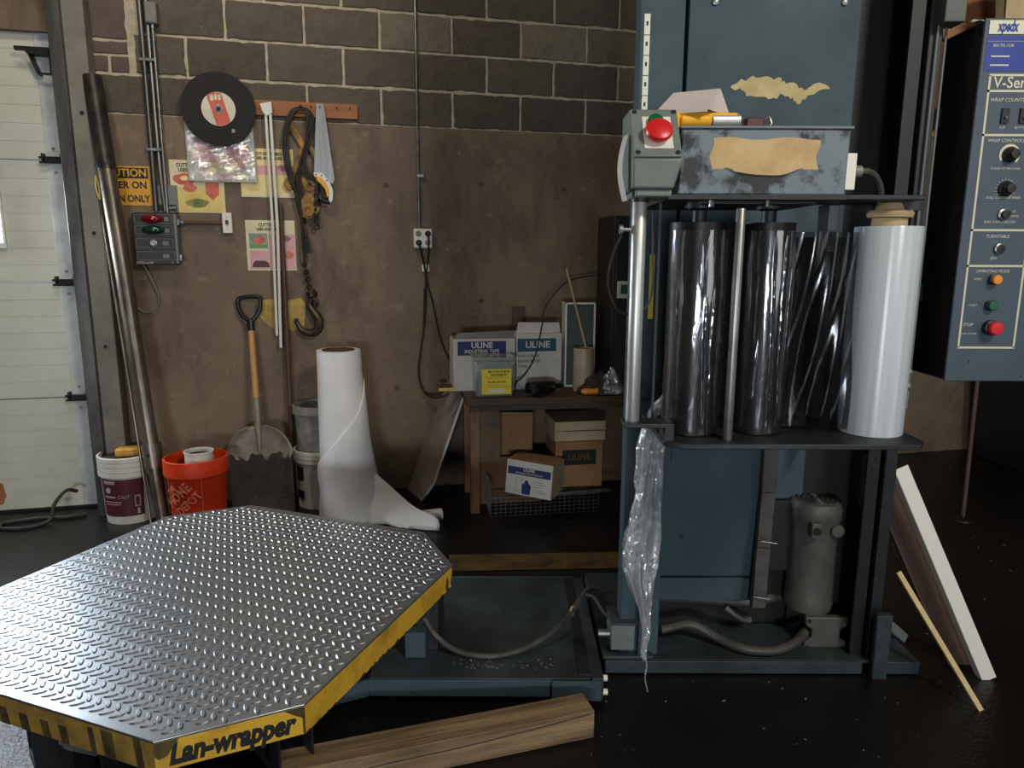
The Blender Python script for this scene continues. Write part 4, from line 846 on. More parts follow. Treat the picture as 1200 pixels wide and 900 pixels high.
# torn tape on the cover
tt = [(.665, 1.955), (.69, 1.972), (.72, 1.982), (.76, 1.985), (.79, 1.983), (.82, 1.982), (.835, 1.965), (.86, 1.970), (.885, 1.955), (.90, 1.945), (.915, 1.962), (.945, 1.967), (.972, 1.952), (.935, 1.945), (.905, 1.933), (.89, 1.922), (.88, 1.908), (.87, 1.915), (.862, 1.92), (.845, 1.93), (.828, 1.935), (.80, 1.925), (.76, 1.928), (.715, 1.93), (.705, 1.945)]
jag = []
for (x0, z0), (x1, z1) in zip(tt, tt[1:] + tt[:1]):
    for k in range(3): f = k / 3; jag.append((x0 + (x1 - x0) * f + (rnd.uniform(-.003, .003) if k else 0), z0 + (z1 - z0) * f + (rnd.uniform(-.006, .006) if k else 0)))
tt = jag
MB().prism([(x - .33, z) for x, z in tt], .0388, .0398).build('torn_tape', 'torn_tape', mast, smooth=False)
for i in range(11):
    x = rnd.uniform(.63, 1.0); z = rnd.uniform(1.86, 2.03); MB().prism(blob(x - .33, z, rnd.uniform(.004, .014), .003, 8, .4), .0392, .0398).build('tape_shred', 'machine_dark', mast, smooth=False)
# lower access panel
P('access_panel', 'machine_blue', .545, .893, 2.44, 2.46, .285, 1.0, .003); P('kick_panel', 'machine_blue', .545, .888, 2.435, 2.46, .192, .281, .003); P('corner_tab', 'machine_blue', .568, .647, 2.434, 2.44, .725, .80, .001)
MB().cyl((.62 - .33, .178, .44), (.62 - .33, .182, .44), .008, n=10).build('screw', 'machine_dark', mast)
P('rear_panel', 'machine_blue', .93, 1.07, 2.49, 2.50, .54, 1.0, .002)
m = MB()
q = [(.558, .15, .92), (.557, .14, .62), (.546, .12, .42), (.536, .10, .20)]
for a, b in zip(q, q[1:]):
    m.add([(a[0], a[1], a[2]), (a[0] + .05, a[1], a[2]), (a[0] + .05, a[1] + .03, a[2]), (a[0], a[1] + .03, a[2]), (b[0], b[1], b[2]), (b[0] + .05, b[1], b[2]), (b[0] + .05, b[1] + .03, b[2]), (b[0], b[1] + .03, b[2])], BF)
tr = m.build('cable_cover', 'hose_grey', mast, bevel=.003)
for z, dx in ((.46, .553), (.25, .54)): MB().tube([(dx - .004, .09, z), (dx + .052, .088, z - .008)], .002, 6).build('cable_tie', 'galvanised', tr)
# floor-level tubes inside the base
MB().tube(bez([(.20, .28, .155), (.35, .26, .158), (.55, .25, .15), (.70, .27, .16)]), .018, 10).build('drive_tube', 'motor_grey', mast)
MB().tube(bez([(.22, .13, .10), (.33, .14, .115), (.42, .10, .085), (.50, .04, .078), (.60, .03, .078), (.68, .06, .09), (.74, .115, .10)]), .016, 10).build('drive_tube', 'hose_grey', mast)
MB().tube(bez([(.48, .22, .14), (.53, .2, .11), (.57, .2, .10)]), .012, 8).build('drive_tube', 'motor_grey', mast)
P('chain_guard', 'machine_black', .56, 1.22, 2.52, 2.60, .052, .40)
# motor
mo = MB().lathe([(.06, .155), (.082, .165), (.088, .20), (.084, .215), (.084, .50), (.092, .515), (.094, .56), (.086, .578), (.075, .582), (.001, .582)], 36, (1.108 - .33, .20, 0)).build('motor', 'motor_grey', mast)
for i, r in enumerate((.018, .034, .05, .066)):
    MB().tube([(1.108 - .33 + r * math.cos(t), .20 + r * math.sin(t), .583) for t in [2 * math.pi * k / 28 for k in range(28)]], .0035, 6, closed=True).build('fan_grille', 'machine_dark', mo)
tb = BX('terminal_box', 'motor_grey', mo, 1.055 - .33, 1.090 - .33, .09, .13, .47, .525, .004); MB().cyl((1.073 - .33, .092, .497), (1.073 - .33, .084, .497), .014, n=14).build('terminal_cap', 'black_plastic', mo)
MB().lathe([(.024, 0), (.022, .014), (.001, .016)], 18, M=Matrix.Translation((1.155 - .33, .122, .49)) @ RX).build('boss', 'motor_grey', mo)
MB().prism([(.735, .165), (.888, .165), (.888, .135), (.862, .118), (.862, .085), (.888, .070), (.888, .038), (.735, .038), (.735, .070), (.760, .085), (.760, .118), (.735, .135)], .10, .125).build('motor_foot', 'motor_grey', mast, bevel=.004)
for x in (.747, .877):
    for z in (.05, .153): MB().cyl((x, .10, z), (x, .095, z), .007, n=8).build('bolt', 'machine_dark', mast)
P('dark_guard', 'machine_black', .93, 1.03, 2.46, 2.52, .30, .57)
# left extension of the base with its junction box
P('base_wing', 'grimy_blue', .322, .50, 2.27, 2.72, .052, .064, .003)
m = MB(); m.add([(.115, .02, .064), (.150, .005, .064), (.150, .30, .064), (.095, .30, .064), (.118, .022, .30), (.130, .02, .30), (.130, .28, .30), (.10, .28, .30)], BF); m.build('gusset', 'machine_blue', mast, bevel=.002)
jb = P('junction_box', 'machine_grey', .350, .432, 2.275, 2.40, .085, .180, .003); P('box_lid', 'grimy_blue', .347, .435, 2.271, 2.404, .180, .187, .002, jb)
MB().cyl((-.02, .06, .125), (.022, .06, .125), .014, n=10).build('cable_gland', 'galvanised', jb); MB().tube(bez([(.03, .09, .16), (.005, .14, .17), (-.02, .20, .19), (-.06, .24, .18)]), .008, 8).build('wire', 'black_cable', jb)
for x, y in ((.02, .05), (.035, .40)): MB().cyl((x + .02, y, .064), (x + .02, y, .066), .009, n=10).build('bolt_hole', 'print_black', mast)

# ================================================================== FILM CARRIAGE
car = thing('film_carriage', 'film carriage with drive housing, black rollers and steel rods on the mast', 'carriage', (.39, 1.72, .975))
def C(nm, mat, x0, x1, y0, y1, z0, z1, bevel=.002, par=None): return BX(nm, mat, par or car, x0 - .39, x1 - .39, y0 - 1.72, y1 - 1.72, z0 - .975, z1 - .975, bevel)
def CM(nm, mat, m, par=None, **k):
    m.v = [(x - .39, y - 1.72, z - .975) for x, y, z in m.v]; return m.build(nm, mat, par or car, **k)
CM('base_plate', 'machine_dark', MB().hprism([(.385, 1.74), (.43, 1.71), (1.02, 1.71), (1.05, 1.75), (1.05, 2.05), (.385, 2.05)], .972, .986), bevel=.002)
C('rod_shelf', 'machine_dark', .285, .41, 1.74, 1.81, 1.018, 1.030, .002); C('shelf_web', 'machine_dark', .388, .41, 1.74, 1.81, .986, 1.020, 0)
C('back_plate', 'machine_black', .447, 1.05, 2.03, 2.05, .986, 1.50); C('slide_block', 'machine_black', .53, 1.03, 2.05, 2.295, 1.02, 1.42, .004)
# drive housing
hs = CM('drive_housing', 'machine_blue_worn', MB().add([(.395, 1.75, 1.592), (.795, 1.75, 1.592), (.795, 2.16, 1.592), (.395, 2.16, 1.592), (.398, 1.745, 1.742), (.795, 1.745, 1.742), (.795, 2.16, 1.742), (.398, 2.16, 1.742)], BF), bevel=.004)
C('housing_lid', 'machine_grey', .393, .80, 1.74, 2.17, 1.742, 1.748, .001, hs); C('lower_flange', 'machine_dark', .37, .798, 1.742, 2.16, 1.580, 1.592, .001, hs)
ml = CM('tape_label', 'tan_tape', MB().grid(lambda u, v: (.470 + .252 * u + (.004 * math.sin(9 * v) if u in (0, 1) else 0), 1.7445 + .0045 * (1 - v), 1.632 + .088 * v + (.003 * math.sin(11 * u) if v in (0, 1) else 0)), 16, 8), hs)
CM('tape_patch', 'tan_tape', MB().prism(blob(.60, 1.655, .08, .018, 18, .25), 1.7425, 1.744), hs, smooth=False)  # irregular tan patch in the tape's own colour, over the label
C('end_strip', 'ivory_plate', .797, .822, 1.76, 1.80, 1.605, 1.690, .002); MB().cyl((.435, .06, .675), (.452, .06, .675), .014, n=12).build('cable_gland', 'panel_grey', car)
CM('cable', 'hose_grey', MB().tube(bez([(.84, 1.79, 1.650), (.87, 1.80, 1.652), (.90, 1.82, 1.64), (.925, 1.84, 1.61), (.93, 1.85, 1.58)]), .0085, 8))
# roll arm
C('roll_arm', 'machine_dark', .795, 1.0, 1.77, 1.96, 1.583, 1.595, .002); C('roll_arm_lip', 'machine_dark', .965, 1.02, 1.82, 1.99, 1.560, 1.588, .002); C('arm_post', 'machine_dark', .835, .865, 1.93, 1.99, 1.0, 1.583, .002)
C('arm_plate', 'machine_grey', .838, .862, 1.925, 1.93, 1.46, 1.58, .001)
CM('mandrel', 'core_tan', MB().lathe([(.052, 1.545), (.055, 1.555), (.050, 1.562), (.036, 1.564), (.032, 1.580), (.022, 1.583)], 28, (.96, 1.85, 0)))
# underside fittings above the rollers
for x, y in ((.476, 1.85), (.656, 1.86)): CM('roller_shaft', 'machine_dark', MB().lathe([(.018, 1.50), (.018, 1.56), (.034, 1.565), (.034, 1.582)], 18, (x, y, 0)))
C('shaft_plate', 'machine_black', .46, .74, 1.78, 1.95, 1.572, 1.580, .001)
for x in (.484, .62): CM('bolt', 'galvanised', MB().cyl((x, 1.775, 1.565), (x, 1.775, 1.582), .007, n=8))
# rollers and rods
def film_roller(cx, cy, r, z0, z1, seed):
    def f(u, v):
        a = 2 * math.pi * u; z = z0 + (z1 - z0) * v
        w = .0004 * math.sin(3 * a + 5 * v + seed)
        return (cx + (r + w) * math.cos(a), cy + (r + w) * math.sin(a), z)
    m = MB(); m.grid(f, 72, 40, wrap=True); n = 72
    m.lathe([(r, z0), (.01, z0 - .002)], 36, (cx, cy, 0), capb=False, capt=False); m.lathe([(r - .003, z1 - .001), (.01, z1 + .001)], 36, (cx, cy, 0), capb=False, capt=False)
    return CM('film_roller', 'roller_black', m)
def film_wrap(cx, cy, r, z0, z1, creases, par):
    def f(u, v):
        a = -math.pi + math.pi * u; z = z0 + (z1 - z0) * v; d = .0012
        for (ac, amp, wd, ph, lo, hi) in creases:
            c = R(ac) + .07 * math.sin(4.2 * v + ph) + .03 * noise.noise((ph * 3, v * 16, 0)); e = min(1, max(0, (v - lo) * 9)) * min(1, max(0, (hi - v) * 9))
            d += amp * e * math.exp(-((a - c) / wd) ** 2) * (.75 + .35 * noise.noise((v * 34, ph, 2)))
        d += .0007 * noise.noise((a * 4, v * 7, cx * 9))
        return (cx + (r + d) * math.cos(a), cy + (r + d) * math.sin(a), z)
    return CM('film_wrap', 'film_wrap', MB().grid(f, 150, 60), par)
r1 = film_roller(.476, 1.85, .073, .988, 1.53, .4); r2_ = film_roller(.656, 1.86, .067, .988, 1.53, 2.1)
for o_, a_ in ((r1, (.476, 1.85, .0745, .992, 1.51, ((-150, .003, .05, 0, .7, 1), (-138, .0035, .04, 1.2, .45, .75), (-80, .004, .045, 2.2, .0, .72), (-66, .003, .03, 3.1, .0, .75), (-40, .003, .03, 4, .05, 1), (-100, .0025, .05, 5, .7, 1)))), (r2_, (.656, 1.86, .0685, .992, 1.51, ((-88, .004, .04, .6, .0, 1), (-66, .0035, .03, 2.0, .0, 1), (-48, .003, .025, 3.3, .0, .9), (-35, .003, .03, 4.4, .4, 1), (-120, .002, .05, 5, .1, .5))))):
    film_wrap(*a_, o_)
for nm, x, y, r, z0, z1, mt in (('chrome_rod', .309, 1.775, .0178, 1.030, 1.592, 'chrome_rod'), ('steel_rod', .5505, 1.755, .0115, .986, 1.56, 'steel_rod')):
    CM(nm, mt, MB().lathe([(r - .001, z0), (r, z0 + .002), (r, z1 - .002), (r - .001, z1)], 24, (x, y, 0)))
CM('rod_clamp', 'machine_dark', MB().cyl((.31, 1.775, 1.575), (.31, 1.775, 1.60), .022, n=16))
CM('thumb_screw', 'galvanised', MB().cyl((.268, 1.775, 1.51), (.295, 1.775, 1.51), .005, n=10).cyl((.262, 1.775, 1.51), (.270, 1.775, 1.51), .012, n=10))
CM('cable', 'black_cable', MB().tube(bez([(.268, 1.775, 1.50), (.245, 1.78, 1.44), (.24, 1.79, 1.37), (.275, 1.82, 1.305), (.34, 1.84, 1.31), (.36, 1.84, 1.36), (.358, 1.84, 1.45), (.355, 1.84, 1.56)]), .0032, 6))
CM('hanging_strip', 'machine_dark', MB().box(.376, .381, 1.86, 1.87, 1.02, 1.58))
for z in (1.13, 1.09): CM('lever_pin', 'galvanised', MB().cyl((1.03, 1.94, z), (1.10, 1.94, z), .004, n=8).lathe([(.005, 0), (.011, .003), (.011, .009), (.004, .011)], 12, M=Matrix.Translation((1.10, 1.945, z)) @ RX))
# emergency-stop box
es = CM('stop_box', 'estop_grey', MB().add([(.276, 1.690, 1.600), (.372, 1.690, 1.600), (.372, 1.86, 1.600), (.276, 1.86, 1.600), (.274, 1.680, 1.664), (.388, 1.680, 1.664), (.388, 1.86, 1.664), (.274, 1.86, 1.664), (.274, 1.765, 1.786), (.376, 1.765, 1.786), (.376, 1.86, 1.786), (.274, 1.86, 1.786)],
    [(0, 3, 2, 1), (0, 1, 5, 4), (1, 2, 6, 5), (2, 3, 7, 6), (3, 0, 4, 7), (4, 5, 9, 8), (5, 6, 10, 9), (6, 7, 11, 10), (7, 4, 8, 11), (8, 9, 10, 11)]), bevel=.005)
nz = Vector((0, -.122, .085)).normalized(); ctr = Vector((.331 - .39, 1.7225 - 1.72, 1.725 - .975)); Q = Matrix.Translation(ctr) @ Vector((0, 0, 1)).rotation_difference(nz).to_matrix().to_4x4()
BX('cover_plate', 'estop_grey', es, -.056, .054, -.072, .070, .001, .008, .003, Q); BX('legend_plate', 'ivory_plate', es, -.030, .036, -.050, .045, .008, .0092, 0, Q)
MB().lathe([(.018, .009), (.018, .018), (.029, .020), (.032, .026), (.030, .034), (.020, .039), (.001, .040)], 32, (.002, -.014, 0), Q).build('stop_button', 'red_button', es)
MB().lathe([(.019, .009), (.019, .016), (.016, .022), (.001, .024)], 24, (0, .026, 0), Q).build('start_button', 'green_button', es)
MB().lathe([(.022, .009), (.022, .014), (.018, .016)], 24, (.004, -.012, 0), Q).build('button_ring', 'galvanised', es)
for x in (-.046, .045):
    for y in (-.062, .060): MB().lathe([(.006, .008), (.006, .0095), (.001, .010)], 10, (x, y, 0), Q).build('screw', 'machine_dark', es)
C('box_base', 'estop_grey', .285, .37, 1.70, 1.85, 1.583, 1.600, .004, es)
CM('torn_tag', 'box_pinkwhite', MB().grid(lambda u, v: (.270 - .014 * math.sin(3.0 * v) - .006 * u, 1.72 + .04 * u, 1.575 + .15 * v), 3, 10), es)

# film roll on its mandrel
o = thing('film_roll', 'full roll of clear stretch film standing on the carriage plate at right', 'roll', (.96, 1.85, .987))
MB().lathe([(.042, 0), (.079, 0), (.080, .003), (.080, .532), (.079, .535), (.042, .535)], 56, capb=False, capt=False).build('wound_film', 'stretch_film', o)
MB().lathe([(.038, .0), (.042, .0), (.042, .556), (.038, .556), (.038, 0)], 32, capb=False, capt=False).build('cardboard_core', 'core_tan', o)
# web of film from the roll to the rollers and the loose end hanging down
o = thing('film_web', 'sheet of clear film stretched from the roll to the black rollers', 'plastic film', (.80, 1.83, .99))
def web(u, v): return (-.085 + .178 * u, .012 * math.sin(5 * u + 3 * v) + .02 * (1 - u) + .004 * math.sin(20 * u - 8 * v), .008 + .51 * v)
MB().grid(web, 16, 20).build('web_sheet', 'film_web', o)
o = thing('film_tail', 'crumpled clear film end hanging down in front of the blue post', 'plastic film', (.395, 2.02, .215))
rt = random.Random(3)
prof = [(0, .020, .004), (.04, .016, .006), (.12, .022, .012), (.22, .014, .016), (.32, .0, .040), (.40, -.004, .052), (.46, -.005, .056), (.55, .004, .050), (.66, .010, .042), (.78, .012, .040), (.88, .012, .040), (.96, .020, .034), (1.02, .035, .028), (1.09, .062, .012)]
def tailf(layer):
    def f(u, v):
        z = 1.09 * v; zz = z * .775
        for (a, b) in zip(prof, prof[1:]):
            if a[0] <= z <= b[0] + 1e-9:
                t = (z - a[0]) / (b[0] - a[0]); c = a[1] + (b[1] - a[1]) * t; w = a[2] + (b[2] - a[2]) * t; break
        e = (2 * u - 1)
        q = Vector((u * 7 + layer * 9, z * 3.2, layer)); g = noise.noise(q); h = noise.noise(Vector((u * 16, z * 9, layer + 4)))
        return (c + e * w * (1 + .25 * noise.noise(Vector((layer, z * 11, 7)))) + .012 * g, -.016 * layer + (.05 * g + .022 * h) * min(1, w / .025) + rt.uniform(-.003, .003), zz + .006 * h)
    return f
for L_ in (0, 1): MB().grid(tailf(L_), 18, 90).build('film_layer', 'clear_film', o, smooth=False)
MB().tube(bez([(.022, 0, .03), (.018, -.005, .012), (.028, -.01, -.02), (.022, -.02, -.06), (.03, -.03, -.10)]), .002, 5).build('film_thread', 'clear_film', o)

# things resting on the drive housing
o = thing('folded_card', 'white folded card standing like a tent on top of the drive housing', 'card', (.44, 1.81, 1.785))
m = MB(); Q = Matrix.Rotation(-.42, 4, 'Z')
m.add([(-.085, -.05, 0), (.04, -.055, .0), (.055, .02, .058), (-.058, .025, .058)], [(0, 1, 2, 3)], Q); m.add([(.04, -.055, 0), (.075, .06, 0), (.055, .02, .058)], [(0, 1, 2)], Q); m.add([(-.058, .025, .058), (.055, .02, .058), (.075, .06, 0), (-.06, .07, 0)], [(0, 1, 2, 3)], Q)
m.build('card', 'box_pinkwhite', o, solid=.003, smooth=False)
BX('card_edge', 'box_pinkwhite', o, -.088, .04, -.057, -.051, -.006, .001, .001, Q)
o = thing('tape_gun', 'yellow and chrome tape dispenser lying on the drive housing', 'tape gun', (.46, 1.80, 1.749))
BX('body', 'yellow_plastic', o, -.085, .075, -.03, .05, .020, .034, .004); BX('arm', 'yellow_plastic', o, -.085, -.065, -.04, -.02, -.03, .034, .004)
MB().lathe([(.011, 0), (.015, .004), (.015, .07), (.011, .075)], 16, M=Matrix.Translation((-.062, -.022, .017)) @ Matrix.Rotation(R(90), 4, 'Y')).build('handle', 'yellow_plastic', o)
MB().lathe([(.016, 0), (.016, .065), (.004, .065)], 18, M=Matrix.Translation((.016, -.018, .017)) @ Matrix.Rotation(R(90), 4, 'Y')).build('tape_spool', 'chrome_rod', o)
o = thing('red_cutter', 'small red and silver cutter beside the yellow tape gun', 'cutter', (.585, 1.79, 1.749), .1); BX('body', 'maroon_label', o, -.03, .015, -.015, .015, 0, .024, .004); MB().tube([(.015, 0, .02), (.03, -.005, .026), (.034, -.008, .012), (.03, -.008, 0.004)], .004, 8).build('blade', 'galvanised', o)
o = thing('metal_bar', 'short dark steel bar lying at the back of the drive housing lid', 'tool', (.66, 1.80, 1.749), .05); BX('bar', 'machine_dark', o, -.05, .10, -.012, .012, 0, .006, .002)

# ================================================================== CONTROL CABINET
cab = thing('control_cabinet', 'blue control cabinet with knobs, switches and push buttons beside the mast', 'control panel', (1.36, 2.20, 1.062))
def K(nm, mat, x0, x1, y0, y1, z0, z1, bevel=0., par=None): return BX(nm, mat, par or cab, x0 - 1.36, x1 - 1.36, y0 - 2.2, y1 - 2.2, z0 - 1.062, z1 - 1.062, bevel)
K('body', 'machine_black', 1.362, 1.612, 2.205, 2.40, 1.066, 2.12, .003); face = K('front_door', 'panel_blue', 1.360, 1.614, 2.195, 2.205, 1.062, 2.124, .003)
K('mount_arm', 'machine_black', 1.30, 1.37, 2.37, 2.40, 1.30, 1.36, .002); K('mount_arm', 'machine_black', 1.30, 1.37, 2.37, 2.40, 1.85, 1.91, .002)
YF = 2.195 - 2.2
def kr(nm, mat, x0, x1, z0, z1, d=.0008, par=None): return BX(nm, mat, par or face, x0 - 1.36, x1 - 1.36, YF - d, YF, z0 - 1.062, z1 - 1.062)
kr('badge', 'sticker_cream', 1.371, 1.60, 2.080, 2.117, .003); lettering('xpedx', .042, 'sticker_blue', face, .064, YF - .0036, 2.100 - 1.062, shear=.2, bold=.0014, fit=.062)
kr('sticker', 'sticker_blue', 1.369, 1.60, 1.979, 2.075, .001)
for z, mt in ((2.018, 'print_white'), (1.994, 'print_white')): kr('sticker_print', mt, 1.386, 1.44, z, z + .004, .0016)
lettering('800.755.1238', .011, 'print_white', face, .058, YF - .0016, 2.049 - 1.062); kr('sticker_print', 'print_grey', 1.372, 1.50, 2.060, 2.0615, .0016)
XL, XR, T = 1.388, 1.566, .0062
m = MB()
def rr_(x0, x1, z0, z1): m.box(x0 - 1.36, x1 - 1.36, YF - .001, YF, z0 - 1.062, z1 - 1.062)
rr_(XL, XL + T, 1.169, 1.968); rr_(XR - T, XR, 1.169, 1.968)
for z in (1.969, 1.925, 1.802, 1.527, 1.420, 1.169): rr_(XL, XR, z - T / 2, z + T / 2)
m.build('panel_rules', 'rule_cream', face, smooth=False)
lettering('V-Series', .044, 'rule_cream', face, .042, YF - .0012, 1.947 - 1.062, bold=.0006, align='LEFT', fit=.14)
for t_, sz, x, z in (('WRAP COUNTS', .014, .088, 1.900), ('WRAP CONTROLS', .013, .100, 1.786), ('ROLL CARRIAGE SPEED', .010, .112, 1.622), ('ROLL CARRIAGE JOG', .010, .110, 1.551), ('TURNTABLE', .013, .110, 1.508), ('JOG', .011, .106, 1.443), ('OPERATING MODE', .012, .108, 1.404), ('STOP', .013, .052, 1.240), ('FORCE TO PRE-LOAD', .009, .108, 1.706), ('TOP', .010, .082, 1.822), ('BOTTOM', .010, .140, 1.822), ('UP', .008, .150, 1.582), ('DOWN', .008, .152, 1.568), ('START', .009, .060, 1.300), ('RESET', .009, .066, 1.380), ('PUSH TO STOP', .007, .058, 1.212)):
    lettering(t_, sz, 'print_white', face, x, YF - .0012, z - 1.062, shear=.15)
for x in (1.447, 1.501):
    s_ = kr('thumb_switch', 'black_plastic', x - .011, x + .011, 1.835, 1.877, .006); MB().cyl((x - 1.36, YF - .006, 1.852 - 1.062), (x - 1.36, YF - .012, 1.850 - 1.062), .004, n=8).build('lever', 'panel_grey', s_)
def knob(nm, mat, x, z, prof, par=face, n=28): return MB().lathe(prof, n, M=Matrix.Translation((x - 1.36, YF, z - 1.062)) @ RX).build(nm, mat, par)
for z in (1.746, 1.648):
    arc = MB()
    if z > 1.7:
        pts = [(.030 * math.cos(R(a)), .030 * math.sin(R(a))) for a in range(215, -46, -10)]; pin = [(.024 * math.cos(R(a)), .024 * math.sin(R(a))) for a in range(-45, 216, 10)]
        mm = MB()
        for i in range(26):
            a0, a1 = R(215 - i * 10), R(205 - i * 10); w = .024 - .003 * i / 26
            mm.add([(1.476 - 1.36 + .031 * math.cos(a0), YF - .001, z - 1.062 + .031 * math.sin(a0)), (1.476 - 1.36 + .031 * math.cos(a1), YF - .001, z - 1.062 + .031 * math.sin(a1)), (1.476 - 1.36 + w * math.cos(a1), YF - .001, z - 1.062 + w * math.sin(a1)), (1.476 - 1.36 + w * math.cos(a0), YF - .001, z - 1.062 + w * math.sin(a0))], [(0, 1, 2, 3)])
        mm.build('dial_scale', 'rule_cream', face, smooth=False)
    else:
        mm = MB()
        for i in range(14):
            a = R(215 - i * 20); Mx = Matrix.Translation((1.476 - 1.36, YF - .001, z - 1.062)) @ Matrix.Rotation(-a, 4, 'Y'); mm.box(.025, .031, 0, .001, -.0006, .0006, Mx)
        mm.build('dial_scale', 'rule_cream', face, smooth=False)
    knob('dial_knob', 'black_plastic', 1.476, z, [(.022, 0), (.023, .006), (.018, .010), (.016, .024), (.013, .030), (.001, .031)])
k_ = knob('rotary_switch', 'galvanised', 1.479, 1.573, [(.017, 0), (.017, .006), (.013, .008)]); knob('switch_core', 'black_plastic', 1.479, 1.573, [(.012, .006), (.012, .018), (.001, .019)])
knob('jog_ring', 'galvanised', 1.479, 1.472, [(.016, 0), (.016, .008), (.012, .010)]); knob('jog_button', 'black_plastic', 1.479, 1.472, [(.012, .008), (.012, .012), (.001, .013)])
for nm, mt, x, z, r, h in (('reset_button', 'orange_button', 1.473, 1.379, .0145, .026), ('start_button', 'green_button', 1.473, 1.300, .0145, .022), ('stop_button', 'red_button', 1.480, 1.232, .021, .040)):
    knob('button_collar', 'black_plastic', x, z, [(r * 1.12, 0), (r * 1.12, h * .45), (r * .9, h * .5)]); knob(nm, mt, x, z, [(r * .85, h * .4), (r, h * .6), (r, h * .92), (r * .85, h), (.001, h * 1.02)])
for x, z in ((1.43, 1.125), (1.60, 1.08)): MB().cyl((x - 1.36, YF, z - 1.062), (x - 1.36, YF - .001, z - 1.062), .003, n=8).build('screw', 'machine_dark', face)
MB().tube(bez([(1.622 - 1.36, .05, .03), (1.64 - 1.36, .06, .06), (1.645 - 1.36, .07, .2), (1.63 - 1.36, .08, .3)]), .007, 8).build('side_cable', 'black_cable', cab)
# crumpled paper and board on the cabinet's top
o = thing('torn_paper', 'torn white paper lying on top of the control cabinet', 'paper', (1.395, 2.24, 2.1245), .1)
MB().grid(lambda u, v: (-.02 + .075 * u, .06 * v, .002 + (.012 + .008 * math.sin(9 * u)) * v + rt.uniform(0, .006)), 8, 5).build('sheet', 'paper_white', o, solid=.002)
o = thing('cardboard_sheet', 'brown cardboard sheet lying on the control cabinet behind the torn paper', 'cardboard', (1.36, 2.26, 2.1245), .0)
MB().add([(.0, .14, .0), (.27, .12, .0), (.27, .15, .0), (.0, .17, 0), (-.01, .19, .22), (.27, .16, .22), (.27, .19, .22), (-.01, .21, .22)], BF).build('sheet', 'plywood', o, smooth=False)
o = thing('paper_bag', 'crumpled tan paper bag on top of the control cabinet', 'bag', (1.50, 2.30, 2.1245)); MB().grid(lambda u, v: ((.045 + .012 * math.sin(7 * u * 6.28)) * math.cos(6.283 * u) * (1 + .3 * v), (.035) * math.sin(6.283 * u) * (1 + .3 * v) - .02, .16 * v + rt.uniform(0, .008)), 18, 6, wrap=True).build('bag', 'core_tan', o)

# ================================================================== TURNTABLE
TA, TC, TZ = .629, .225, .41
tt_ = thing('turntable', 'octagonal tread plate turntable with yellow rim in the foreground', 'turntable', (-.933, 2.098, .0), R(-20.43))
def octo(a, c): return [(a, -a + c), (a, a - c), (a - c, a), (-a + c, a), (-a, a - c), (-a, -a + c), (-a + c, -a), (a - c, -a)]
MB().hprism(octo(TA + .002, TC), TZ - .006, TZ).build('deck_plate', 'tread_plate', tt_, bevel=.0015)
oc = octo(TA, TC)
for i in range(8):
    a, b = Vector((*oc[i], 0)), Vector((*oc[(i + 1) % 8], 0)); d = (b - a).normalized(); nn = Vector((d.y, -d.x, 0)); lo_ = TZ - .078 if i % 2 == 0 or True else TZ - .07
    m = MB(); p = [a, b, b - nn * .006, a - nn * .006]
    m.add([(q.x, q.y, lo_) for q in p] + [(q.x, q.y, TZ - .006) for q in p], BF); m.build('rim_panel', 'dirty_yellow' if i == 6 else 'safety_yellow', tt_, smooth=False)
# tread lugs: one rolled relief
def lug(cx, cy, ang, L_=.0178, w=.0064, h=.0026):
    c, s = math.cos(ang), math.sin(ang); base = [(-1, 0), (-.72, -.72), (-.25, -1), (.25, -1), (.72, -.72), (1, 0), (.72, .72), (.25, 1), (-.25, 1), (-.72, .72)]
    topp = [(x * .74, y * .52) for x, y in base]
    tf = lambda x, y, z: (cx + c * x * L_ - s * y * w, cy + s * x * L_ + c * y * w, z)
    vs = [tf(x, y, TZ - .0002) for x, y in base] + [tf(x, y, TZ + h) for x, y in topp]; n = 10
    return vs, [(i, (i + 1) % n, n + (i + 1) % n, n + i) for i in range(n)] + [tuple(range(n, 2 * n))]
m = MB(); px_, py_ = .031, .0258
def inside(x, y, mg=.011): return max(abs(x), abs(y)) < TA - mg and abs(x) + abs(y) < 2 * TA - TC - mg * 1.4
for j in range(-26, 27):
    for i in range(-23, 24):
        x = i * px_ + (j * .0077) % px_; y = j * py_
        if inside(x, y): m.add(*lug(x, y, R(45) if j % 2 else R(135)))
o = m.build('tread_lugs', 'tread_plate', tt_); o['kind'] = 'stuff'; o['label'] = 'raised tread pattern of the steel deck'
# worn black hazard stripes on the front left rim and scuffs at the corners
def rim_piece(nm, poly, mat, rz, dist):
    Mx = Matrix.Rotation(rz, 4, 'Z'); o = MB().prism(poly, -dist - .0012, -dist + .0002, Mx).build(nm, mat, tt_, smooth=False); return o
zb = TZ - .078; zt = TZ - .008
for t_, w, hh in ((.045, .020, 1), (.135, .034, .95), (.185, .016, .9), (.275, .024, .62), (.335, .026, .6), (.405, .028, .6), (.475, .028, .62), (.56, .03, .6), (.64, .03, .6), (.72, .03, .7)):
    x = TA - TC - t_; rim_piece('hazard_stripe', [(x - w / 2 + .004, zb), (x + w / 2 + .004, zb), (x + w / 2 - .004, zb + .07 * hh), (x - w / 2 - .004, zb + .07 * hh)], 'stripe_black', 0, TA)
DD = (2 * TA - TC) / math.sqrt(2); hc = TC / math.sqrt(2)
rim_piece('scuff', [(-hc, zt), (-hc + .05, zt), (-hc + .035, zt - .02), (-hc + .025, zt - .035), (-hc + .008, zt - .04), (-hc, zt - .03)], 'stripe_black', R(45), DD)
rim_piece('scuff', [(hc, zt), (hc - .045, zt), (hc - .02, zt - .018), (hc, zt - .03)], 'stripe_black', R(45), DD)
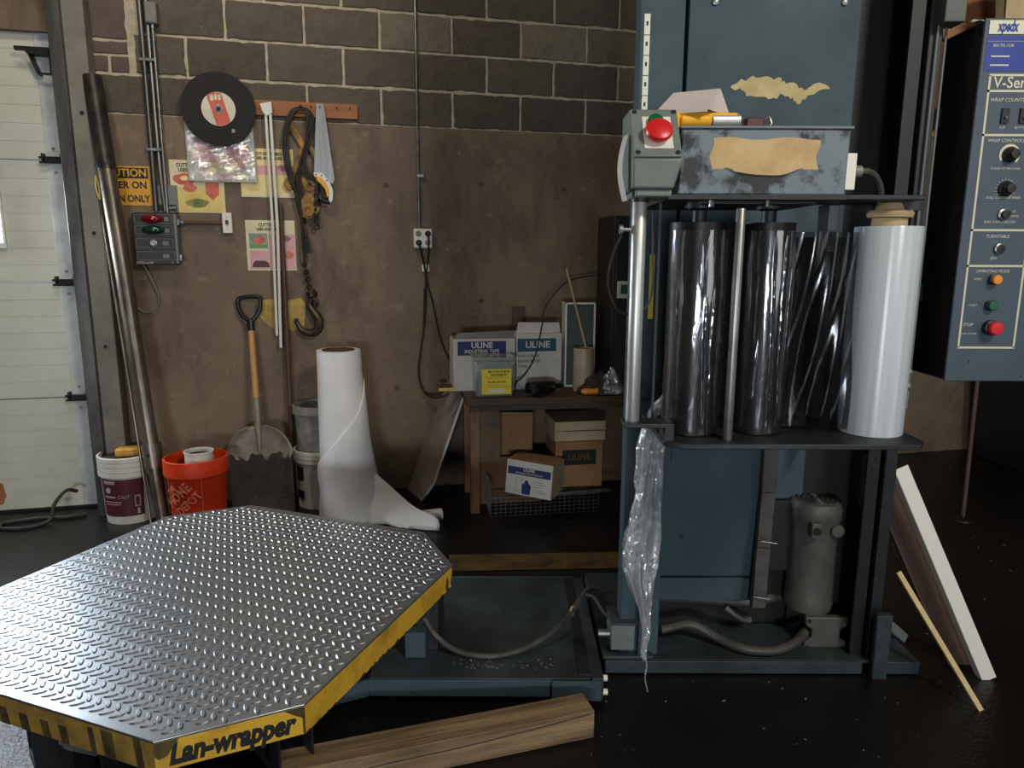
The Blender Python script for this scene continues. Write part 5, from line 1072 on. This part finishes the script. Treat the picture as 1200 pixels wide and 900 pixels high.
rim_piece('scuff', [(hc - .006, zt - .02), (hc, zt - .02), (hc, zb), (hc - .005, zb)], 'stripe_black', R(45), DD)
rim_piece('scuff', [(TA - TC - .045, zb), (TA - TC - .03, zb), (TA - TC - .028, zb + .03), (TA - TC - .038, zb + .05), (TA - TC - .05, zb + .02)], 'stripe_black', R(90), TA)
rim_piece('scuff', [(TA - TC - .012, zb + .012), (TA - TC - .002, zb), (TA - TC - .006, zb + .05)], 'stripe_black', R(90), TA)
for i in range(16):
    x = rnd.uniform(-TA + TC, TA - TC); w = rnd.uniform(.008, .03); rim_piece('scuff', [(x, zb), (x + w, zb), (x + w * .7, zb + rnd.uniform(.003, .008)), (x + w * .2, zb + .003)], 'stripe_black', R(90), TA)
lettering('Lan-wrapper', .070, 'print_black', tt_, math.cos(R(-45)) * DD + 0, math.sin(R(-45)) * DD - .0004, (zb + zt) / 2 - .002, M=Matrix.Rotation(R(45), 4, 'Z'), bold=.0034, shear=.25, fit=.272)
MB().lathe([(.10, 0.10), (.10, TZ - .03)], 24).build('spindle', 'machine_dark', tt_); MB().lathe([(.34, TZ - .07), (.34, TZ - .006)], 40).build('bearing_ring', 'machine_dark', tt_)
for a in range(4):
    Mx = Matrix.Rotation(R(45 + 90 * a), 4, 'Z'); m = MB(); m.box(.1, .56, -.03, .03, TZ - .06, TZ - .008, Mx); m.build('deck_rib', 'machine_dark', tt_, smooth=False)

# turntable base: blue floor frame reaching to the mast
bs = thing('floor_platform', 'blue floor frame under the turntable reaching to the mast', 'machine base', (-.2, 2.09, 0))
def B(nm, mat, x0, x1, y0, y1, z0, z1, bevel=.002, par=None): return BX(nm, mat, par or bs, x0 + .2, x1 + .2, y0 - 2.09, y1 - 2.09, z0, z1, bevel)
B('deck', 'grimy_blue', -.46, .262, 2.085, 2.82, .088, .098); B('front_rail', 'machine_blue', -.46, .13, 2.075, 2.085, .038, .096); B('front_rail', 'machine_blue', .132, .292, 2.065, 2.077, .030, .098)
B('side_rail', 'grimy_blue', .262, .300, 2.075, 2.80, .03, .105); B('rear_rail', 'machine_blue', -.46, .262, 2.81, 2.82, .03, .10)
m = MB(); m.add([(-.26, -.015, .038), (-.26, -.005, .038), (-.75, -.235, .038), (-.75, -.245, .038), (-.26, -.015, .096), (-.26, -.005, .096), (-.75, -.235, .096), (-.75, -.245, .096)], BF); m.build('angled_rail', 'machine_blue', bs, smooth=False)
MB().hprism([(-.26, .0), (-.75, -.235), (-1.2, -.10), (-1.28, .35), (-.75, .62), (-.26, .55)], .06, .085).build('turntable_deck', 'machine_dark', bs, smooth=False)
B('support_block', 'machine_dark', -.33, -.25, 2.25, 2.45, .098, .32, .003); B('support_foot', 'machine_blue', -.36, -.29, 2.20, 2.25, .098, .19, .003); B('lip', 'machine_dark', .222, .262, 2.10, 2.80, .098, .104, .001)
for z, y in ((.085, 2.09), (.045, 2.075)): MB().cyl((.50, y - 2.09 + .02, z), (.516, y - 2.09 + .02, z), .010, n=8).build('bolt', 'ivory_plate', bs)
for x in (-.40, .20): MB().cyl((x + .2, .04, 0), (x + .2, .04, .088), .025, n=14).build('leveling_foot', 'machine_dark', bs)
hose = MB().tube(bez([(-.10, .16, .22), (-.055, .15, .155), (.02, .12, .118), (.14, .10, .112), (.26, .15, .118), (.38, .26, .14), (.46, .38, .175), (.50, .44, .19), (.545, .47, .18)]), .010, 10).build('flexible_conduit', 'hose_grey', bs)
MB().tube([(.425 + .012 * math.sin(t) * .6, .325 + .012 * math.sin(t) * .8, .158 + .017 * math.cos(t)) for t in [2 * math.pi * i / 16 for i in range(16)]], .004, 6, closed=True).build('hose_clamp', 'core_tan', hose)
# support rollers below the rim
for k, a in enumerate((222, 255, 312)):
    x, y = -.933 + .2 + .50 * math.cos(R(a)), .008 + .50 * math.sin(R(a)); Mx = Matrix.Translation((x, y, 0)) @ Matrix.Rotation(R(a), 4, 'Z')
    c_ = MB().box(-.03, .03, -.05, -.044, .08, .27, Mx).box(-.03, .03, .044, .05, .08, .27, Mx).box(-.08, .03, -.05, .05, .05, .08, Mx).build('roller_bracket', 'machine_dark', bs, smooth=False)
    MB().lathe([(.008, -.04), (.06, -.04), (.063, -.035), (.063, .035), (.06, .04), (.008, .04)], 28, M=Mx @ Matrix.Translation((0, 0, .265)) @ Matrix.Rotation(R(90), 4, 'X')).build('support_roller', 'steel_rod', c_)
    MB().box(-.5, 0, -.035, .035, .02, .07, Mx).build('radial_arm', 'machine_dark', bs, smooth=False)

# ================================================================== LOOSE THINGS ON THE FLOOR
a_, b_ = Vector((.255, 1.93, 0)), Vector((-.62, 1.66, 0)); dz = math.atan2((a_ - b_).y, (a_ - b_).x)
o = thing('timber_beam', 'weathered square timber lying on the floor in front of the turntable base', 'beam', b_, dz)
MB().box(0, (a_ - b_).length, 0, .095, 0, .092).build('timber', 'beam_wood', o, bevel=.004)
MB().tube(bez([(.05, -.0005, .050), (.3, -.0005, .056), (.55, -.0005, .062), (.9, -.0005, .083)]), .0018, 5).build('crack', 'rag_dark', o)
# white metal angle leaning on the mast
b, t = Vector((1.665, 2.24, 0)), Vector((1.335, 2.34, .735)); o = thing('white_angle', 'white metal angle leaning from the floor against the right side of the mast', 'angle bar', b, rot=lean(b, t)); L_ = (t - b).length
m = MB(); m.box(-.025, .025, -.002, .0, 0, L_); m.box(-.027, -.025, -.002, .03, 0, L_); m.build('angle', 'white_metal', o, smooth=False)
MB().box(-.0275, -.024, -.004, -.002, 0, L_).build('fold_line', 'panel_grey', o, smooth=False)
b, t = Vector((1.66, 2.33, 0)), Vector((1.34, 2.43, .70)); o = thing('dark_board', 'dark brown board leaning beneath the white metal angle', 'board', b, rot=lean(b, t)); MB().box(-.075, .015, 0, .015, 0, (t - b).length).build('board', 'brown_stick', o, smooth=False)
b, t = Vector((1.525, 2.07, 0)), Vector((1.325, 2.27, .385)); o = thing('pine_stick', 'thin pale wooden stick leaning against the foot of the mast', 'stick', b, rot=lean(b, t)); MB().box(-.008, .008, -.006, .006, 0, (t - b).length).build('shaft', 'pine', o, smooth=False)
o = thing('thin_post', 'thin rusty rod standing on the floor below the control cabinet', 'rod', (2.513, 3.745, 0)); MB().cyl((0, 0, 0), (-.02, .02, 1.9), .011, n=10).build('shaft', 'brown_stick', o)
MB().lathe([(.001, 0), (.05, 0), (.045, .008), (.012, .014), (.012, .03)], 18).build('foot', 'black_iron', o)
o = thing('metal_flap', 'dark folded metal channel on the floor behind the foot of the mast', 'channel', (1.44, 2.42, .0), .5); m = MB(); Q = Matrix.Rotation(R(38), 4, 'Y'); m.box(-.16, .02, 0, .10, .04, .045, Q); m.box(-.16, .02, 0, .005, .04, .075, Q); m.build('channel', 'machine_grey', o, smooth=False)
o = thing('dark_crate', 'black bin standing by the back wall under the control cabinet', 'bin', (3.72, 4.62, 0), .2); MB().add(tubm(.5, .62, .45, .72), BF).build('bin', 'black_plastic', o, bevel=.02); BX('rim', 'black_plastic', o, -.32, .32, -.02, .48, .70, .74, .01)
o = thing('plywood_sheet', 'brown plywood sheet fixed high on the back wall behind the control cabinet', 'board', MW @ Vector((3.4, -.006, 2.25)), WA); BX('sheet', 'plywood', o, 0, 2.6, -.018, 0, 0, 1.3, .002); BX('bottom_batten', 'wood_handle', o, 0, 2.6, -.03, -.018, 0, .03, .002)
# litter on the floor
m = MB()
for i in range(90):
    if i < 36: x, y = rnd.uniform(-.1, 1.6), rnd.uniform(1.85, 2.24)
    elif i < 66: x, y = rnd.uniform(-.2, .5), rnd.uniform(2.85, 3.8)
    else: x, y = rnd.uniform(1.5, 2.6), rnd.uniform(2.2, 3.7)
    sz = rnd.uniform(.0015, .005); Q = Matrix.Translation((x, y, .001)) @ Matrix.Rotation(rnd.uniform(0, 6.28), 4, 'Z')
    m.box(-sz, sz, -sz * .4, sz * .4, 0, sz * .3, Q)
o = m.build('floor_litter', 'scrap', None, smooth=False); tag(o, 'tiny wood chips and paper scraps scattered over the dark floor', 'litter', kind='stuff')
m = MB()
for i in range(60):
    x = rnd.uniform(-.2, .15); Q = Matrix.Translation((x, 2.165 + rnd.uniform(-.03, .03), .0985)) @ Matrix.Rotation(rnd.uniform(0, 6.28), 4, 'Z'); sz = rnd.uniform(.0015, .004); m.box(-sz, sz, -sz * .5, sz * .5, 0, sz * .4, Q)
o = m.build('deck_litter', 'scrap', None, smooth=False); tag(o, 'tiny chips scattered on the blue turntable base', 'litter', kind='stuff')
